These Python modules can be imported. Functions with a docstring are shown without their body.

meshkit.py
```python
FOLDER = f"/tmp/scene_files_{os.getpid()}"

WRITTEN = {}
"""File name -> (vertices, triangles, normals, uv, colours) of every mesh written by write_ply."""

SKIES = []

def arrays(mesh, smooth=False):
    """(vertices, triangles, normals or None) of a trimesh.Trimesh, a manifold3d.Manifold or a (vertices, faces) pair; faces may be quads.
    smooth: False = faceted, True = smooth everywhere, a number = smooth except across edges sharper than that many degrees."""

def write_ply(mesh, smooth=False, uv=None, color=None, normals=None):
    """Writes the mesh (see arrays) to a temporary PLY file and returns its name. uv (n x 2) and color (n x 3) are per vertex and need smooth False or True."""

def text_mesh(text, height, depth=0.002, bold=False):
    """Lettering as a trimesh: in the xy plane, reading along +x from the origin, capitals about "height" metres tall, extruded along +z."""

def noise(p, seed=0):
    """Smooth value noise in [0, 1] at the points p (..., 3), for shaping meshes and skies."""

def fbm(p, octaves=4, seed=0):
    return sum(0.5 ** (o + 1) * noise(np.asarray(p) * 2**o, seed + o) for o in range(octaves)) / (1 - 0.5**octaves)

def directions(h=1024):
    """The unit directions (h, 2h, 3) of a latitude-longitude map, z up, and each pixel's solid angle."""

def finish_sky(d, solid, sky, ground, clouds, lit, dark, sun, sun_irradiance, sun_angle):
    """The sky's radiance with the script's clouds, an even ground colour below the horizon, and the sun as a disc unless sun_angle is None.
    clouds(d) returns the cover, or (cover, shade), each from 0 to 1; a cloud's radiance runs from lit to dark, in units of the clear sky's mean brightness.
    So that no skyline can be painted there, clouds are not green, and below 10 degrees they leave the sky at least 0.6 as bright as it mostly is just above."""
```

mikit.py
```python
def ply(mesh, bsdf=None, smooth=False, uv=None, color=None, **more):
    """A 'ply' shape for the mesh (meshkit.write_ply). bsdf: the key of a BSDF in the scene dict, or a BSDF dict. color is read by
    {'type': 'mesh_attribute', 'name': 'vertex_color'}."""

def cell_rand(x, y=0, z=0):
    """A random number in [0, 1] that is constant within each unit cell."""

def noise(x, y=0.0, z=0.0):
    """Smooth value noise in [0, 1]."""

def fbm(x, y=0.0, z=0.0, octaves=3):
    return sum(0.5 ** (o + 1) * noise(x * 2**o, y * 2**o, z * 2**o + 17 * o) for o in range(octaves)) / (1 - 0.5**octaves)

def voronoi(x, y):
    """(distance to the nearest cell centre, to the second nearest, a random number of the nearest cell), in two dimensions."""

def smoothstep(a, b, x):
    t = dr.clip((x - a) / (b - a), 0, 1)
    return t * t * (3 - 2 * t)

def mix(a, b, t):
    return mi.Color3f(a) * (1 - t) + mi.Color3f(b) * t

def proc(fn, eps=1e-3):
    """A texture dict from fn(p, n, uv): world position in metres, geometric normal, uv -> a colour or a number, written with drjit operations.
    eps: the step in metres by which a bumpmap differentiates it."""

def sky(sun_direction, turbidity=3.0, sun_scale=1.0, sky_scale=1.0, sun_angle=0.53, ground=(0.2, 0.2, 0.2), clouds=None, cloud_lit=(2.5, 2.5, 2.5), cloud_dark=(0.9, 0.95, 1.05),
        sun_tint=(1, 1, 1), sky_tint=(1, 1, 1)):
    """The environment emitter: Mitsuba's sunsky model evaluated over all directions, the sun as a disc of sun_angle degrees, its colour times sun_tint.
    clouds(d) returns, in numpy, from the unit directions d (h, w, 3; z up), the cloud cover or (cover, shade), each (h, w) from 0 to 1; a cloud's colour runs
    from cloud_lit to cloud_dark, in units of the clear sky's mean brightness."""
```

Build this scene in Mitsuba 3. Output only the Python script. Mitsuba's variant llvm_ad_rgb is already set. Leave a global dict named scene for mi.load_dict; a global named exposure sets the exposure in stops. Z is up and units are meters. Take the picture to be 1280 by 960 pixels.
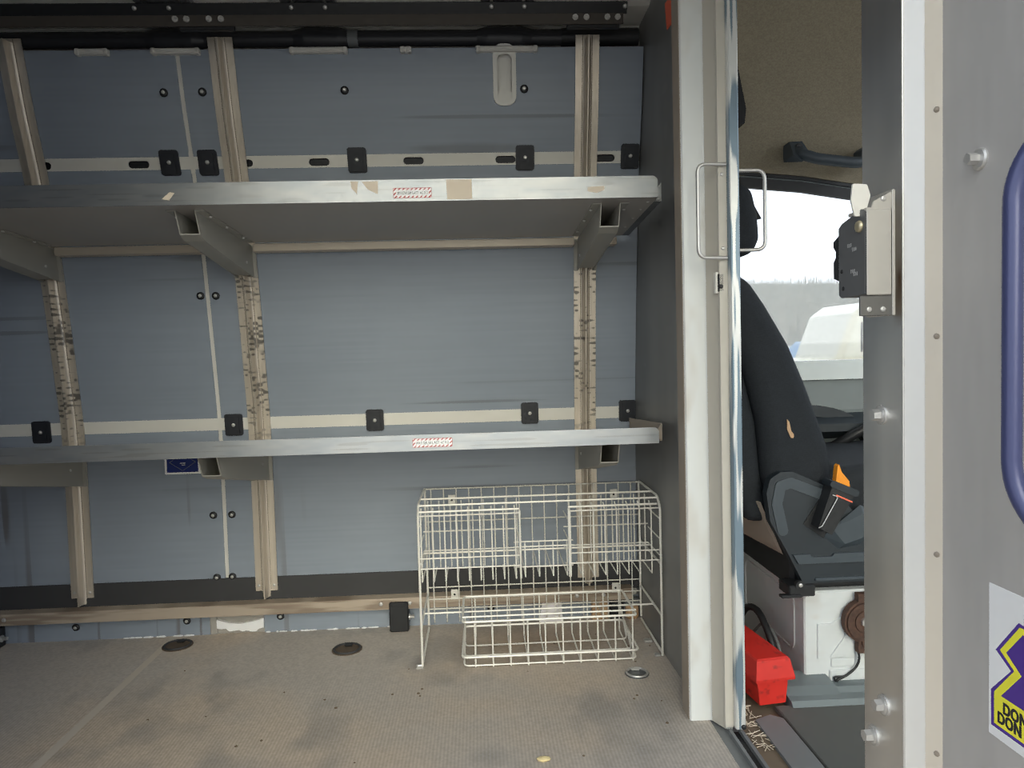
import math, random
import numpy as np, trimesh, mitsuba as mi, drjit as dr
import mikit, meshkit
from mikit import ply, proc, noise, fbm, smoothstep, mix
from scipy.interpolate import PchipInterpolator
from shapely.geometry import Polygon, box as sbox, LineString, Point
from shapely.ops import unary_union
T = mi.ScalarTransform4f
rng = random.Random(7)
scene, labels = {}, {}

# ------------------------------------------------------------------ camera, sky, exposure
EYE = [0.0, 0.0, 0.92]
FWD, UP = [0.0462, 0.9979, -0.0448], [0.0287, 0.0435, 0.9986]
scene['camera'] = {'type': 'perspective', 'fov': 2 * math.degrees(math.atan(640 / 900.0)), 'fov_axis': 'x', 'near_clip': 0.02, 'far_clip': 900.0,
                   'to_world': T().look_at(origin=EYE, target=[EYE[i] + FWD[i] for i in range(3)], up=UP)}


def clouds(d):
    n = meshkit.fbm(np.stack([d[..., 0] * 3, d[..., 1] * 3, d[..., 2] * 8], -1), 4, 3)
    return 0.93 + 0 * n, np.clip((n - 0.42) * 1.6, 0, 0.75)


scene['sky'] = mikit.sky([0.06, -0.94, 0.36], turbidity=4.0, sun_scale=0.18, sky_scale=1.0, sun_angle=42.0, sun_tint=(0.78, 1.0, 1.30), sky_tint=(0.92, 1.0, 1.08), ground=(0.4, 0.4, 0.39), clouds=clouds,
                         cloud_lit=(1.68, 1.80, 1.95), cloud_dark=(1.13, 1.28, 1.44))
exposure = 3.47


# ------------------------------------------------------------------ materials
def P(name, color, rough=0.5, metal=0.0, **k):
    c = proc(color) if callable(color) else {'type': 'rgb', 'value': list(color)}
    r = proc(rough) if callable(rough) else rough
    scene[name] = {'type': 'twosided', 'b': {'type': 'principled', 'base_color': c, 'roughness': r, 'metallic': metal, **k}}
    return name


def f_panel(p, n, uv):
    a = fbm(p.x * 2.2, p.z * 3.0, 4.0, octaves=3)
    s = noise(p.x * 5, p.z * 140, 9.0)
    streak = smoothstep(0.80, 0.9, noise(p.x * 1.3, p.z * 45, 2.0)) * smoothstep(0.5, 0.7, noise(p.x * 2, p.z * 3, 7.0))
    drip = smoothstep(0.80, 0.92, noise(p.x * 42, p.z * 2.2, 5.0)) * smoothstep(0.55, 0.75, noise(p.x * 3, p.z * 2, 1.0)) * smoothstep(0.62, 0.4, p.z)
    c = mix((0.238, 0.275, 0.328), (0.272, 0.305, 0.353), a) * (0.965 + 0.06 * s)
    c = mix(c, (0.12, 0.12, 0.12), streak * 0.45)
    c = mix(c, (0.12, 0.095, 0.08), drip * 0.6)
    return c


def f_alu(p, n, uv):
    g = noise(p.x * 220, p.y * 220, p.z * 3)
    grime = smoothstep(0.53, 0.70, noise(p.x * 70, p.y * 30, p.z * 120) * 0.62 + 0.38 * noise(p.x * 28, 0.0, p.z * 11)) * smoothstep(1.5, 1.2, p.z) * smoothstep(0.60, 0.75, p.z)
    c = mix((0.60, 0.53, 0.44), (0.68, 0.61, 0.52), g)
    return mix(c, (0.09, 0.085, 0.08), grime * 0.8)


def f_steel(p, n, uv):
    a = fbm(p.x * 9, p.y * 9, p.z * 2.5, octaves=3)
    b = noise(p.x * 60, p.y * 60, p.z * 4)
    rust = smoothstep(0.022, 0.0, dr.abs(p.y - 0.897)) * smoothstep(0.93, 0.96, p.z) * smoothstep(1.06, 1.0, p.z) * noise(p.y * 90, p.z * 50, 1.0)
    return mix(mix((0.50, 0.51, 0.52), (0.86, 0.85, 0.83), smoothstep(0.25, 0.75, a) * 0.8 + b * 0.2), (0.22, 0.11, 0.04), rust * 1.0)


def f_galv(p, n, uv):
    a = fbm(p.x * 14, p.y * 14, p.z * 40, octaves=3)
    sc = smoothstep(0.74, 0.84, noise(p.x * 9, p.z * 160, 3.0))
    return mix(mix((0.21, 0.232, 0.258), (0.32, 0.32, 0.32), a), (0.18, 0.18, 0.18), sc * 0.35)


def f_floor(p, n, uv):
    a = fbm(p.x * 2.3, p.y * 2.3, 0.0, octaves=4)
    b = fbm(p.x * 7 + 4, p.y * 5, 3.0, octaves=3)
    c = mix((0.42, 0.38, 0.34), (0.48, 0.40, 0.32), smoothstep(0.3, 0.7, a))
    c = mix(c, (0.23, 0.22, 0.21), smoothstep(0.52, 0.8, b) * 0.5)
    rust = smoothstep(0.33, 0.0, dr.sqrt(dr.square((p.x - 0.2) * 0.8) + dr.square((p.y - 2.25) * 1.4)))
    c = mix(c, (0.24, 0.165, 0.11), rust * 0.6)
    rib = 0.95 + 0.075 * dr.sin(p.x * 2 * math.pi / 0.0085)
    near = smoothstep(2.25, 1.75, p.y)
    return c * (1 + (rib - 1) * near) * (0.92 + 0.16 * noise(p.x * 160, p.y * 160, 0.0))


def f_head(p, n, uv):
    return mi.Color3f(0.275, 0.238, 0.172) * (0.85 + 0.3 * noise(p.x * 260, p.y * 260, p.z * 260)) * (0.85 + 0.3 * fbm(p.x * 4, p.y * 4, p.z * 4))


def f_seatbox(p, n, uv):
    d = smoothstep(0.55, 0.8, fbm(p.x * 9, p.y * 9, p.z * 14, octaves=3))
    return mix((0.60, 0.63, 0.64), (0.42, 0.33, 0.25), d * 0.55)


def f_rust(p, n, uv):
    return mix((0.03, 0.02, 0.017), (0.12, 0.06, 0.04), fbm(p.x * 120, p.y * 120, p.z * 120))


def f_rail(p, n, uv):
    d = fbm(p.x * 6, p.z * 60, 2.0)
    return mix((0.40, 0.33, 0.26), (0.24, 0.185, 0.14), smoothstep(0.4, 0.7, d))


def f_col(p, n, uv):
    d = smoothstep(0.52, 0.8, fbm(p.x * 14, p.y * 14, p.z * 6, octaves=3))
    return mix((0.665, 0.685, 0.68), (0.48, 0.43, 0.36), d * 0.5)


def f_edge(p, n, uv):
    w = smoothstep(0.42, 0.6, noise(p.x * 160, 3.0, p.z * 7))
    return mix((0.20, 0.27, 0.33), (0.72, 0.73, 0.71), w)


def f_red(p, n, uv):
    return mix((0.62, 0.03, 0.022), (0.36, 0.024, 0.02), smoothstep(0.55, 0.85, fbm(p.x * 60, p.y * 30, p.z * 60)))


def f_fabric(p, n, uv):
    return mi.Color3f(0.011, 0.0145, 0.019) * (0.7 + 0.6 * noise(p.x * 420, p.y * 420, p.z * 420))


def f_hill(p, n, uv):
    return mix((0.045, 0.05, 0.04), (0.085, 0.085, 0.065), fbm(p.x * 0.09, p.y * 0.09, p.z * 0.3))


def f_ground(p, n, uv):
    return mix((0.25, 0.235, 0.215), (0.35, 0.33, 0.305), fbm(p.x * 0.8, p.y * 0.8, 0.0))


def f_bulk(p, n, uv):
    a = fbm(p.y * 6, p.z * 2.2, 1.0, octaves=3)
    sc = smoothstep(0.78, 0.86, noise(p.y * 18, p.z * 30, 3.0))
    return mix(mix((0.20, 0.205, 0.205), (0.31, 0.31, 0.30), a), (0.36, 0.37, 0.38), sc * 0.06)


def f_near(p, n, uv):
    return mix((0.46, 0.445, 0.43), (0.54, 0.52, 0.50), fbm(p.y * 10, p.z * 3, 1.0)) * (0.98 + 0.04 * noise(p.y * 90, p.z * 20, 1.0))


P('m_panel', f_panel, 0.42, specular=0.4)
P('m_alu', f_alu, 0.38, 0.55)
P('m_ledge', (0.58, 0.51, 0.42), 0.45, 0.35)
P('m_steel', f_steel, 0.34, 0.95)
P('m_bolt', (0.60, 0.59, 0.57), 0.42, 0.7)
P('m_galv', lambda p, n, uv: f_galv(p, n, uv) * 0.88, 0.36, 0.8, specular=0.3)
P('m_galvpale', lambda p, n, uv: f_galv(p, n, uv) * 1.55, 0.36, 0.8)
P('m_pan', (0.13, 0.10, 0.075), 0.6, 0.3)
P('m_duct', (0.03, 0.031, 0.036), 0.4)
P('m_deck', (0.43, 0.41, 0.385), 0.55, 0.5)
P('m_bracket', (0.335, 0.325, 0.29), 0.5, 0.2)
P('m_floor', f_floor, 0.7)
P('m_seam', (0.49, 0.435, 0.37), 0.7)
P('m_cream', (0.66, 0.64, 0.59), 0.4)
P('m_black', (0.014, 0.015, 0.017), 0.45)
P('m_blackrail', (0.075, 0.066, 0.058), 0.38, 0.3)
P('m_rubber', (0.04, 0.04, 0.042), 0.7)
P('m_clip', (0.014, 0.016, 0.022), 0.5)
P('m_rail', f_rail, 0.6)
P('m_wire', (0.74, 0.72, 0.66), 0.35, 0.15)
P('m_bulk', f_bulk, 0.45, 0.45)
P('m_near', f_near, 0.55, 0.25)
P('m_col', f_col, 0.45)
P('m_beige', (0.52, 0.49, 0.43), 0.5)
P('m_edge', f_edge, 0.35, 0.35)
P('m_brown', (0.30, 0.255, 0.21), 0.6)
P('m_handle', (0.058, 0.066, 0.155), 0.3, 0.15)
P('m_lockplate', (0.50, 0.475, 0.43), 0.42, 0.4)
P('m_white', (0.82, 0.82, 0.82), 0.5)
P('m_yellow', (0.86, 0.80, 0.05), 0.5)
P('m_purple', (0.075, 0.03, 0.27), 0.5)
P('m_ink', (0.02, 0.018, 0.02), 0.6)
P('m_redink', (0.42, 0.06, 0.06), 0.6)
P('m_redsticker', (0.80, 0.16, 0.09), 0.5)
P('m_tape', (0.60, 0.52, 0.42), 0.7)
P('m_navy', (0.018, 0.03, 0.16), 0.35)
P('m_red', f_red, 0.4)
P('m_fabric', f_fabric, 0.85, sheen=0.1)
P('m_plastic', (0.019, 0.026, 0.033), 0.45)
P('m_plasticlight', (0.05, 0.064, 0.077), 0.45)
P('m_greyplastic', (0.17, 0.18, 0.185), 0.5)
P('m_doorcard', (0.16, 0.185, 0.19), 0.55)
P('m_orange', (0.85, 0.30, 0.02), 0.6)
P('m_seatbox', f_seatbox, 0.4)
P('m_rust', f_rust, 0.8)
P('m_framebeige', (0.66, 0.60, 0.51), 0.45, 0.15)
P('m_sill', (0.60, 0.64, 0.62), 0.5)
P('m_locktab', (0.16, 0.155, 0.145), 0.45, 0.5)
P('m_frame', (0.70, 0.69, 0.665), 0.38, 0.25)
P('m_head', f_head, 0.95)
P('m_teal', (0.16, 0.19, 0.20), 0.55)
P('m_mat', (0.10, 0.105, 0.10), 0.85)
P('m_wood', (0.48, 0.31, 0.18), 0.7)
P('m_paper', (0.74, 0.72, 0.76), 0.8)
P('m_dirt', (0.16, 0.12, 0.085), 0.95)
P('m_crumb', (0.72, 0.60, 0.33), 0.9)
P('m_hill', f_hill, 0.95)
P('m_trunk', (0.21, 0.205, 0.18), 0.95)
P('m_ground', f_ground, 0.95)
P('m_carblue', (0.045, 0.13, 0.24), 0.25)
P('m_carwhite', (0.42, 0.41, 0.34), 0.3)
P('m_carglass', (0.46, 0.46, 0.40), 0.15)
P('m_cargrey', (0.45, 0.46, 0.46), 0.25)
P('m_lock', (0.13, 0.132, 0.135), 0.45, 0.3)
P('m_lockmark', (0.30, 0.30, 0.30), 0.5)
P('m_brass', (0.50, 0.44, 0.30), 0.35, 0.7)
P('m_cavity', (0.35, 0.33, 0.30), 0.7)
# dusty window pane: clear thin glass under a faint film of road dust
scene['m_glass'] = {'type': 'blendbsdf', 'weight': 0.04, 'a': {'type': 'thindielectric', 'int_ior': 1.5},
                    'b': {'type': 'principledthin', 'base_color': {'type': 'rgb', 'value': [0.86, 0.92, 0.88]}, 'roughness': 0.8, 'diff_trans': 1.5}}


# ------------------------------------------------------------------ mesh helpers
def cbox(x0, x1, y0, y1, z0, z1, c=0.0):
    lo, hi = np.array([x0, y0, z0], float), np.array([x1, y1, z1], float)
    if c <= 0:
        return trimesh.creation.box(bounds=[lo, hi])
    c = min(c, 0.45 * (hi - lo).min())
    pts = []
    for s in np.ndindex(2, 2, 2):
        q = np.where(np.array(s) == 1, hi - c, lo + c)
        for a in range(3):
            r = q.copy()
            r[a] = hi[a] if s[a] else lo[a]
            pts.append(r)
    return trimesh.convex.convex_hull(np.array(pts))


def cat(*ms):
    flat = []
    for m in ms:
        flat += list(m) if isinstance(m, (list, tuple)) else [m]
    return trimesh.util.concatenate(flat)


def fillet(pts, r, n=6, closed=False):
    pts = [np.array(p, float) for p in pts]
    out, N = [], len(pts)
    for i, p in enumerate(pts):
        if not closed and i in (0, N - 1):
            out.append(p)
            continue
        a, b = pts[i - 1] - p, pts[(i + 1) % N] - p
        la, lb = np.linalg.norm(a), np.linalg.norm(b)
        q = min(r, 0.48 * la, 0.48 * lb)
        s, e = p + a / la * q, p + b / lb * q
        for t in np.linspace(0, 1, n):
            out.append((1 - t) ** 2 * s + 2 * t * (1 - t) * p + t * t * e)
    return out


def tube(pts, r, sides=8, closed=False):
    p = np.array(pts, float)
    n = len(p)
    if closed:
        t = np.roll(p, -1, 0) - np.roll(p, 1, 0)
    else:
        t = np.gradient(p, axis=0) if n > 2 else np.repeat([p[1] - p[0]], 2, 0)
    t /= np.linalg.norm(t, axis=1, keepdims=True)
    a = np.cross(t[0], [0, 0, 1.0] if abs(t[0][2]) < 0.9 else [1.0, 0, 0])
    a /= np.linalg.norm(a)
    ang = np.arange(sides) * 2 * np.pi / sides
    rad = np.broadcast_to(r, (n,))
    V = []
    for i in range(n):
        a = a - t[i] * (a @ t[i])
        a /= np.linalg.norm(a)
        b = np.cross(t[i], a)
        V.append(p[i] + rad[i] * (np.cos(ang)[:, None] * a + np.sin(ang)[:, None] * b))
    V = np.vstack(V)
    F = []
    for i in range(n if closed else n - 1):
        j = (i + 1) % n
        for k in range(sides):
            k2 = (k + 1) % sides
            F += [[i * sides + k, i * sides + k2, j * sides + k2], [i * sides + k, j * sides + k2, j * sides + k]]
    if not closed:
        V = np.vstack([V, p[0], p[-1]])
        for k in range(sides):
            k2 = (k + 1) % sides
            F += [[n * sides, k2, k], [n * sides + 1, (n - 1) * sides + k, (n - 1) * sides + k2]]
    return trimesh.Trimesh(V, F, process=False)


def seg(a, b, r, sides=6):
    return tube([a, b], r, sides)


def extr(poly, depth):
    return trimesh.creation.extrude_polygon(poly if hasattr(poly, 'exterior') else Polygon(poly), depth, engine='earcut')


def ext_y(poly, y0, y1):
    """polygon in (x, z) extruded along y"""
    m = extr(poly, y1 - y0)
    v = np.array(m.vertices)
    return trimesh.Trimesh(np.stack([v[:, 0], y1 - v[:, 2], v[:, 1]], 1), np.array(m.faces), process=False)


def ext_x(poly, x0, x1):
    """polygon in (y, z) extruded along x"""
    m = extr(poly, x1 - x0)
    v = np.array(m.vertices)
    return trimesh.Trimesh(np.stack([x0 + v[:, 2], v[:, 0], v[:, 1]], 1), np.array(m.faces), process=False)


def ext_z(poly, z0, z1):
    """polygon in (x, y) extruded along z"""
    m = extr(poly, z1 - z0)
    m.apply_translation([0, 0, z0])
    return m


def rrect(x0, x1, y0, y1, r):
    return sbox(x0 + r, y0 + r, x1 - r, y1 - r).buffer(r, quad_segs=5)


yw = PchipInterpolator([-.1, 0, .14, .39, .67, .92, 1.19, 1.475, 1.67, 1.86, 2.05], [2.42, 2.42, 2.425, 2.425, 2.42, 2.39, 2.35, 2.297, 2.24, 2.195, 2.13])


def follow(sec, z0, z1, n=24, curve=yw):
    """closed section of (x, off) swept up the curved wall: y = wall(z) - off"""
    sec = np.array(sec, float)
    if Polygon(sec).exterior.is_ccw:
        sec = sec[::-1]
    zs, k = np.linspace(z0, z1, n), len(sec)
    V = np.vstack([np.stack([sec[:, 0], curve(z) - sec[:, 1], np.full(k, z)], 1) for z in zs])
    F = []
    for i in range(n - 1):
        for j in range(k):
            j2 = (j + 1) % k
            F += [[i * k + j, i * k + j2, (i + 1) * k + j2], [i * k + j, (i + 1) * k + j2, (i + 1) * k + j]]
    cap = extr(Polygon(sec), 1.0)
    cv, cf = np.array(cap.vertices), np.array(cap.faces)
    from scipy.spatial import cKDTree
    idx = cKDTree(sec).query(cv[:, :2])[1]
    for f in cf:
        if np.all(cv[f][:, 2] < 0.5):
            F.append(list(idx[f]))
            F.append(list(idx[f][::-1] + (n - 1) * k))
    m = trimesh.Trimesh(V, F, process=False)
    trimesh.repair.fix_normals(m)
    return m


def bend(m, off):
    """polygon mesh extruded in (x, z, thickness) laid on the wall: y = wall(z) - off - y"""
    v = np.array(m.vertices)
    return trimesh.Trimesh(np.stack([v[:, 0], yw(v[:, 1]) - off - v[:, 2], v[:, 1]], 1), np.array(m.faces), process=False)


def dome(c, r, h, axis, n=10):
    """rounded screw or bolt head standing on c along axis"""
    prof = [(r, 0), (r, h * 0.35), (r * 0.86, h * 0.75), (r * 0.5, h), (0, h)]
    m = trimesh.creation.revolve(np.array([[0, 0]] + prof), sections=n)
    m.apply_transform(trimesh.geometry.align_vectors([0, 0, 1], axis))
    m.apply_translation(c)
    return m


def disc(c, r, h, axis, n=12, r2=None):
    m = trimesh.creation.revolve(np.array([[0, 0], [r, 0], [r2 or r, h], [0, h]]), sections=n)
    m.apply_transform(trimesh.geometry.align_vectors([0, 0, 1], axis))
    m.apply_translation(c)
    return m


def key_of(name):
    if name not in scene and name not in labels:
        return name
    i = 1
    while f'{name}_{i:03d}' in scene or f'{name}_{i:03d}' in labels:
        i += 1
    return f'{name}_{i:03d}'


def obj(name, mesh, m, parent=None, smooth=False, label=None):
    k = key_of((parent + '__' if parent else '') + name)
    scene[k] = ply(mesh, m, smooth=smooth)
    if label:
        labels[k] = {'label': label}
    return k


def thing(name, label, category, group=None):
    k = key_of(name)
    labels[k] = {'label': label, 'category': category}
    if group:
        labels[k]['group'] = group
    return k


def single(name, mesh, m, label, category, smooth=False, group=None):
    k = obj(name, mesh, m, None, smooth)
    labels[k] = {'label': label, 'category': category}
    if group:
        labels[k]['group'] = group
    return k


def struct(name, label):
    labels[name] = {'label': label, 'kind': 'structure'}
    return name


# ------------------------------------------------------------------ the setting: far wall
wf = struct('wall_far', 'curved van side wall lined with blue-grey panels above the floor')
ZB = [(0.0, 0.072), (0.186, 0.686), (0.726, 1.507), (1.543, 1.833)]
SEAM = -0.86
XL, XR = -2.6, 0.528
obj('body_sheet', follow([(XL, -0.03), (0.56, -0.03), (0.56, -0.034), (XL, -0.034)], -0.02, 1.80, 30), 'm_cream', wf, 35, 'cream painted body metal behind the panels')
obj('roof_recess', ext_x(LineString([(2.242, 1.79), (2.272, 1.82), (2.272, 1.93)]).buffer(0.002, cap_style=2), XL, 0.62), 'm_cream', wf, False, 'cream body recess behind the black duct')
for row, (z0, z1) in enumerate(ZB):
    n = 4 if row == 0 else 16
    for a, b in ((XL, SEAM - 0.007), (SEAM + 0.007, XR)):
        if row == 0:
            a, b = (XL, -0.921) if b < 0 else (-0.742, XR)
        if row == 3 and a > -1:
            m = cat(follow([(a, 0), (0.074, 0), (0.074, -0.006), (a, -0.006)], z0, z1, n), follow([(0.136, 0), (b, 0), (b, -0.006), (0.136, -0.006)], z0, z1, n),
                    follow([(0.074, 0), (0.136, 0), (0.136, -0.006), (0.074, -0.006)], z0, 1.68, n))
        else:
            m = follow([(a, 0), (b, 0), (b, -0.006), (a, -0.006)], z0, z1, n)
        obj('panel' if row else 'lower_panel', m, 'm_panel', wf, 35)
# vertical seam strip and the two horizontal strips of body metal
obj('seam_strip', follow([(SEAM - 0.02, -0.0065), (SEAM + 0.02, -0.0065), (SEAM + 0.02, -0.010), (SEAM - 0.02, -0.010)], 0.17, 1.832, 30), 'm_cream', wf, 35, 'white vertical joint strip')
sl = sbox(XL, 1.495, XR, 1.555)
for x in (-1.314, -1.021, -0.708, -0.474, -0.183, 0.104, 0.418):
    sl = sl.difference(LineString([(x - 0.021, 1.523), (x + 0.021, 1.523)]).buffer(0.0105, quad_segs=6))
obj('slotted_strip', bend(extr(sl, 0.003), -0.0045), 'm_cream', wf, False, 'white strip with dark oval slots')
obj('slot_backing', follow([(XL, -0.012), (XR, -0.012), (XR, -0.016), (XL, -0.016)], 1.516, 1.57, 3), 'm_black', wf)
obj('plain_strip', follow([(XL, 0.0005), (XR, 0.0005), (XR, -0.004), (XL, -0.004)], 0.686, 0.726, 3), 'm_cream', wf, False, 'plain white strip')
obj('kick_strip', follow([(XL, 0.004), (XR, 0.004), (XR, -0.004), (XL, -0.004)], 0.098, 0.188, 3), 'm_rubber', wf, False, 'black rubber strip above the brown rail')
# pads with a bolt
for x, z in ((-0.925, 1.525), (-0.810, 1.524), (-0.356, 1.525), (0.165, 1.525), (0.497, 1.525), (-1.431, 0.698), (-0.812, 0.703), (-0.349, 0.704), (0.169, 0.712), (0.501, 0.710)):
    w, h = 0.029, 0.036
    pad = cat(bend(extr(rrect(x - w, x + w, z - h, z + h, 0.008), 0.006), 0.001), bend(extr(rrect(x - w * 0.62, x + w * 0.62, z - h * 0.93, z + h * 0.93, 0.004), 0.003), 0.007))
    k = obj('clip_pad', pad, 'm_clip', wf, False, 'black rounded fixing pad')
    obj('screw', dome([x, yw(z) - 0.0095, z], 0.0065, 0.005, [0, -1, -0.2]), 'm_bolt', k)
for x, z in ((-0.912, 1.718), (-0.799, 1.719), (-0.378, 1.72), (0.164, 1.719), (-0.881, 1.125), (-0.833, 1.124), (-0.896, .402), (-0.835, .402), (-1.359, .044), (-0.997, .050), (-0.688, .052),
             (-0.893, .192), (-0.842, .193), (0.02, .05)):
    k = obj('button_fixing', dome([x, yw(z) - 0.0002, z], 0.0125, 0.006, [0, -1, -0.15], 14), 'm_black', wf, 40)
    obj('screw', dome([x, yw(z) - 0.0055, z], 0.006, 0.004, [0, -1, -0.2], 8), 'm_bolt', k)
# pressed white pocket in the upper panel
ring = rrect(0.070, 0.140, 1.672, 1.842, 0.028).difference(rrect(0.083, 0.127, 1.684, 1.815, 0.018))
kn = obj('pocket', bend(extr(ring, 0.005), 0.0), 'm_cream', wf, False, 'white pressed pocket with a rounded frame')
obj('pocket_back', bend(extr(sbox(0.076, 1.68, 0.134, 1.835), 0.002), -0.0225), 'm_cream', kn)
obj('pocket_ledge', bend(extr(sbox(0.080, 1.684, 0.130, 1.715), 0.016), -0.02), 'm_cream', kn)
for a, b in ((-1.146, -1.052), (-0.93, -0.79), (-0.53, -0.36), (0.02, 0.205), (-0.205, -0.172)):
    z0 = 1.818
    m = cat(cbox(a, b, 2.188, 2.225, z0, z0 + 0.016, 0.004), cbox(a, a + 0.014, 2.186, 2.225, z0 - 0.002, z0 + 0.016, 0.003), cbox(b - 0.014, b, 2.186, 2.225, z0 - 0.002, z0 + 0.016, 0.003))
    obj('roof_rib_foot', m, 'm_cream', wf)
# opening in the lower panel with bare body metal and torn foam
kp = obj('body_patch', cat(cbox(-0.921, -0.742, 2.428, 2.432, 0, 0.10), cbox(-0.921, -0.898, 2.416, 2.428, 0.0, 0.074, 0.003), cbox(-0.79, -0.744, 2.419, 2.428, 0.05, 0.074, 0.003)), 'm_cavity', wf, False, 'bare body metal in an opening')
g = np.linspace(-0.90, -0.744, 26)
low = [(x, 0.004 + 0.016 * meshkit.noise(np.array([x * 70, 0, 0]))) for x in g]
up = [(x, 0.048 - 0.016 * math.sin((x + 0.9) / 0.156 * math.pi) + 0.003 * meshkit.noise(np.array([x * 50, 5, 0]))) for x in g[::-1]]
obj('torn_foam', ext_y(low + up, 2.418, 2.428), 'm_white', kp)

# roof, near side, rear: the rest of the cargo box
cl = struct('ceiling', 'cream van roof above the black mounting rail')
prof = [(2.275, 1.928), (2.15, 1.932), (2.08, 1.965), (1.9, 1.985), (1.5, 1.995), (1.1, 1.985), (0.85, 1.96), (0.78, 1.93)]
obj('roof_sheet', ext_x(LineString(prof).buffer(0.004, cap_style=2), XL, 0.62), 'm_cream', cl)
wn = struct('wall_near', 'near side van wall beside the open sliding door')
obj('side_sheet', cat(cbox(XL, -0.87, 0.60, 0.64, -0.02, 2.0), cbox(-0.90, -0.85, 0.56, 0.66, -0.02, 2.0, 0.01), cbox(-0.87, 0.7, 0.60, 0.84, 1.88, 2.0, 0.01)), 'm_panel', wn)
wr = struct('wall_rear', 'closed rear doors of the van')
obj('door_sheet', cat(cbox(XL - 0.03, XL, 0.6, 1.50, -0.02, 2.0), cbox(XL - 0.03, XL, 1.51, 2.46, -0.02, 2.0)), 'm_panel', wr)

fl = struct('floor', 'dusty brown-grey ribbed van floor with a joint across it')
for a, b in ((XL, -1.050), (-1.026, 0.545)):
    obj('floor_sheet', cbox(a, b, 0.55, 2.425, -0.02, 0.0), 'm_floor', fl)
obj('joint_strip', cbox(-1.05, -1.026, 0.55, 2.425, -0.02, -0.0005), 'm_seam', fl, False, 'paler joint between the floor sheets')
beads = []
for i in range(46):
    x = rng.choice([rng.uniform(-1.20, -0.98), rng.uniform(-0.74, -0.30)])
    b = trimesh.creation.icosphere(subdivisions=1, radius=1.0)
    b.apply_scale([rng.uniform(0.004, 0.016), 0.004, rng.uniform(0.0015, 0.0035)])
    b.apply_translation([x, yw(0.0) - 0.003, 0.0015])
    beads.append(b)
k = obj('sealant_bits', cat(beads), 'm_white', fl, True, 'crumbling white sealant along the wall')
labels[k]['kind'] = 'stuff'

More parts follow.
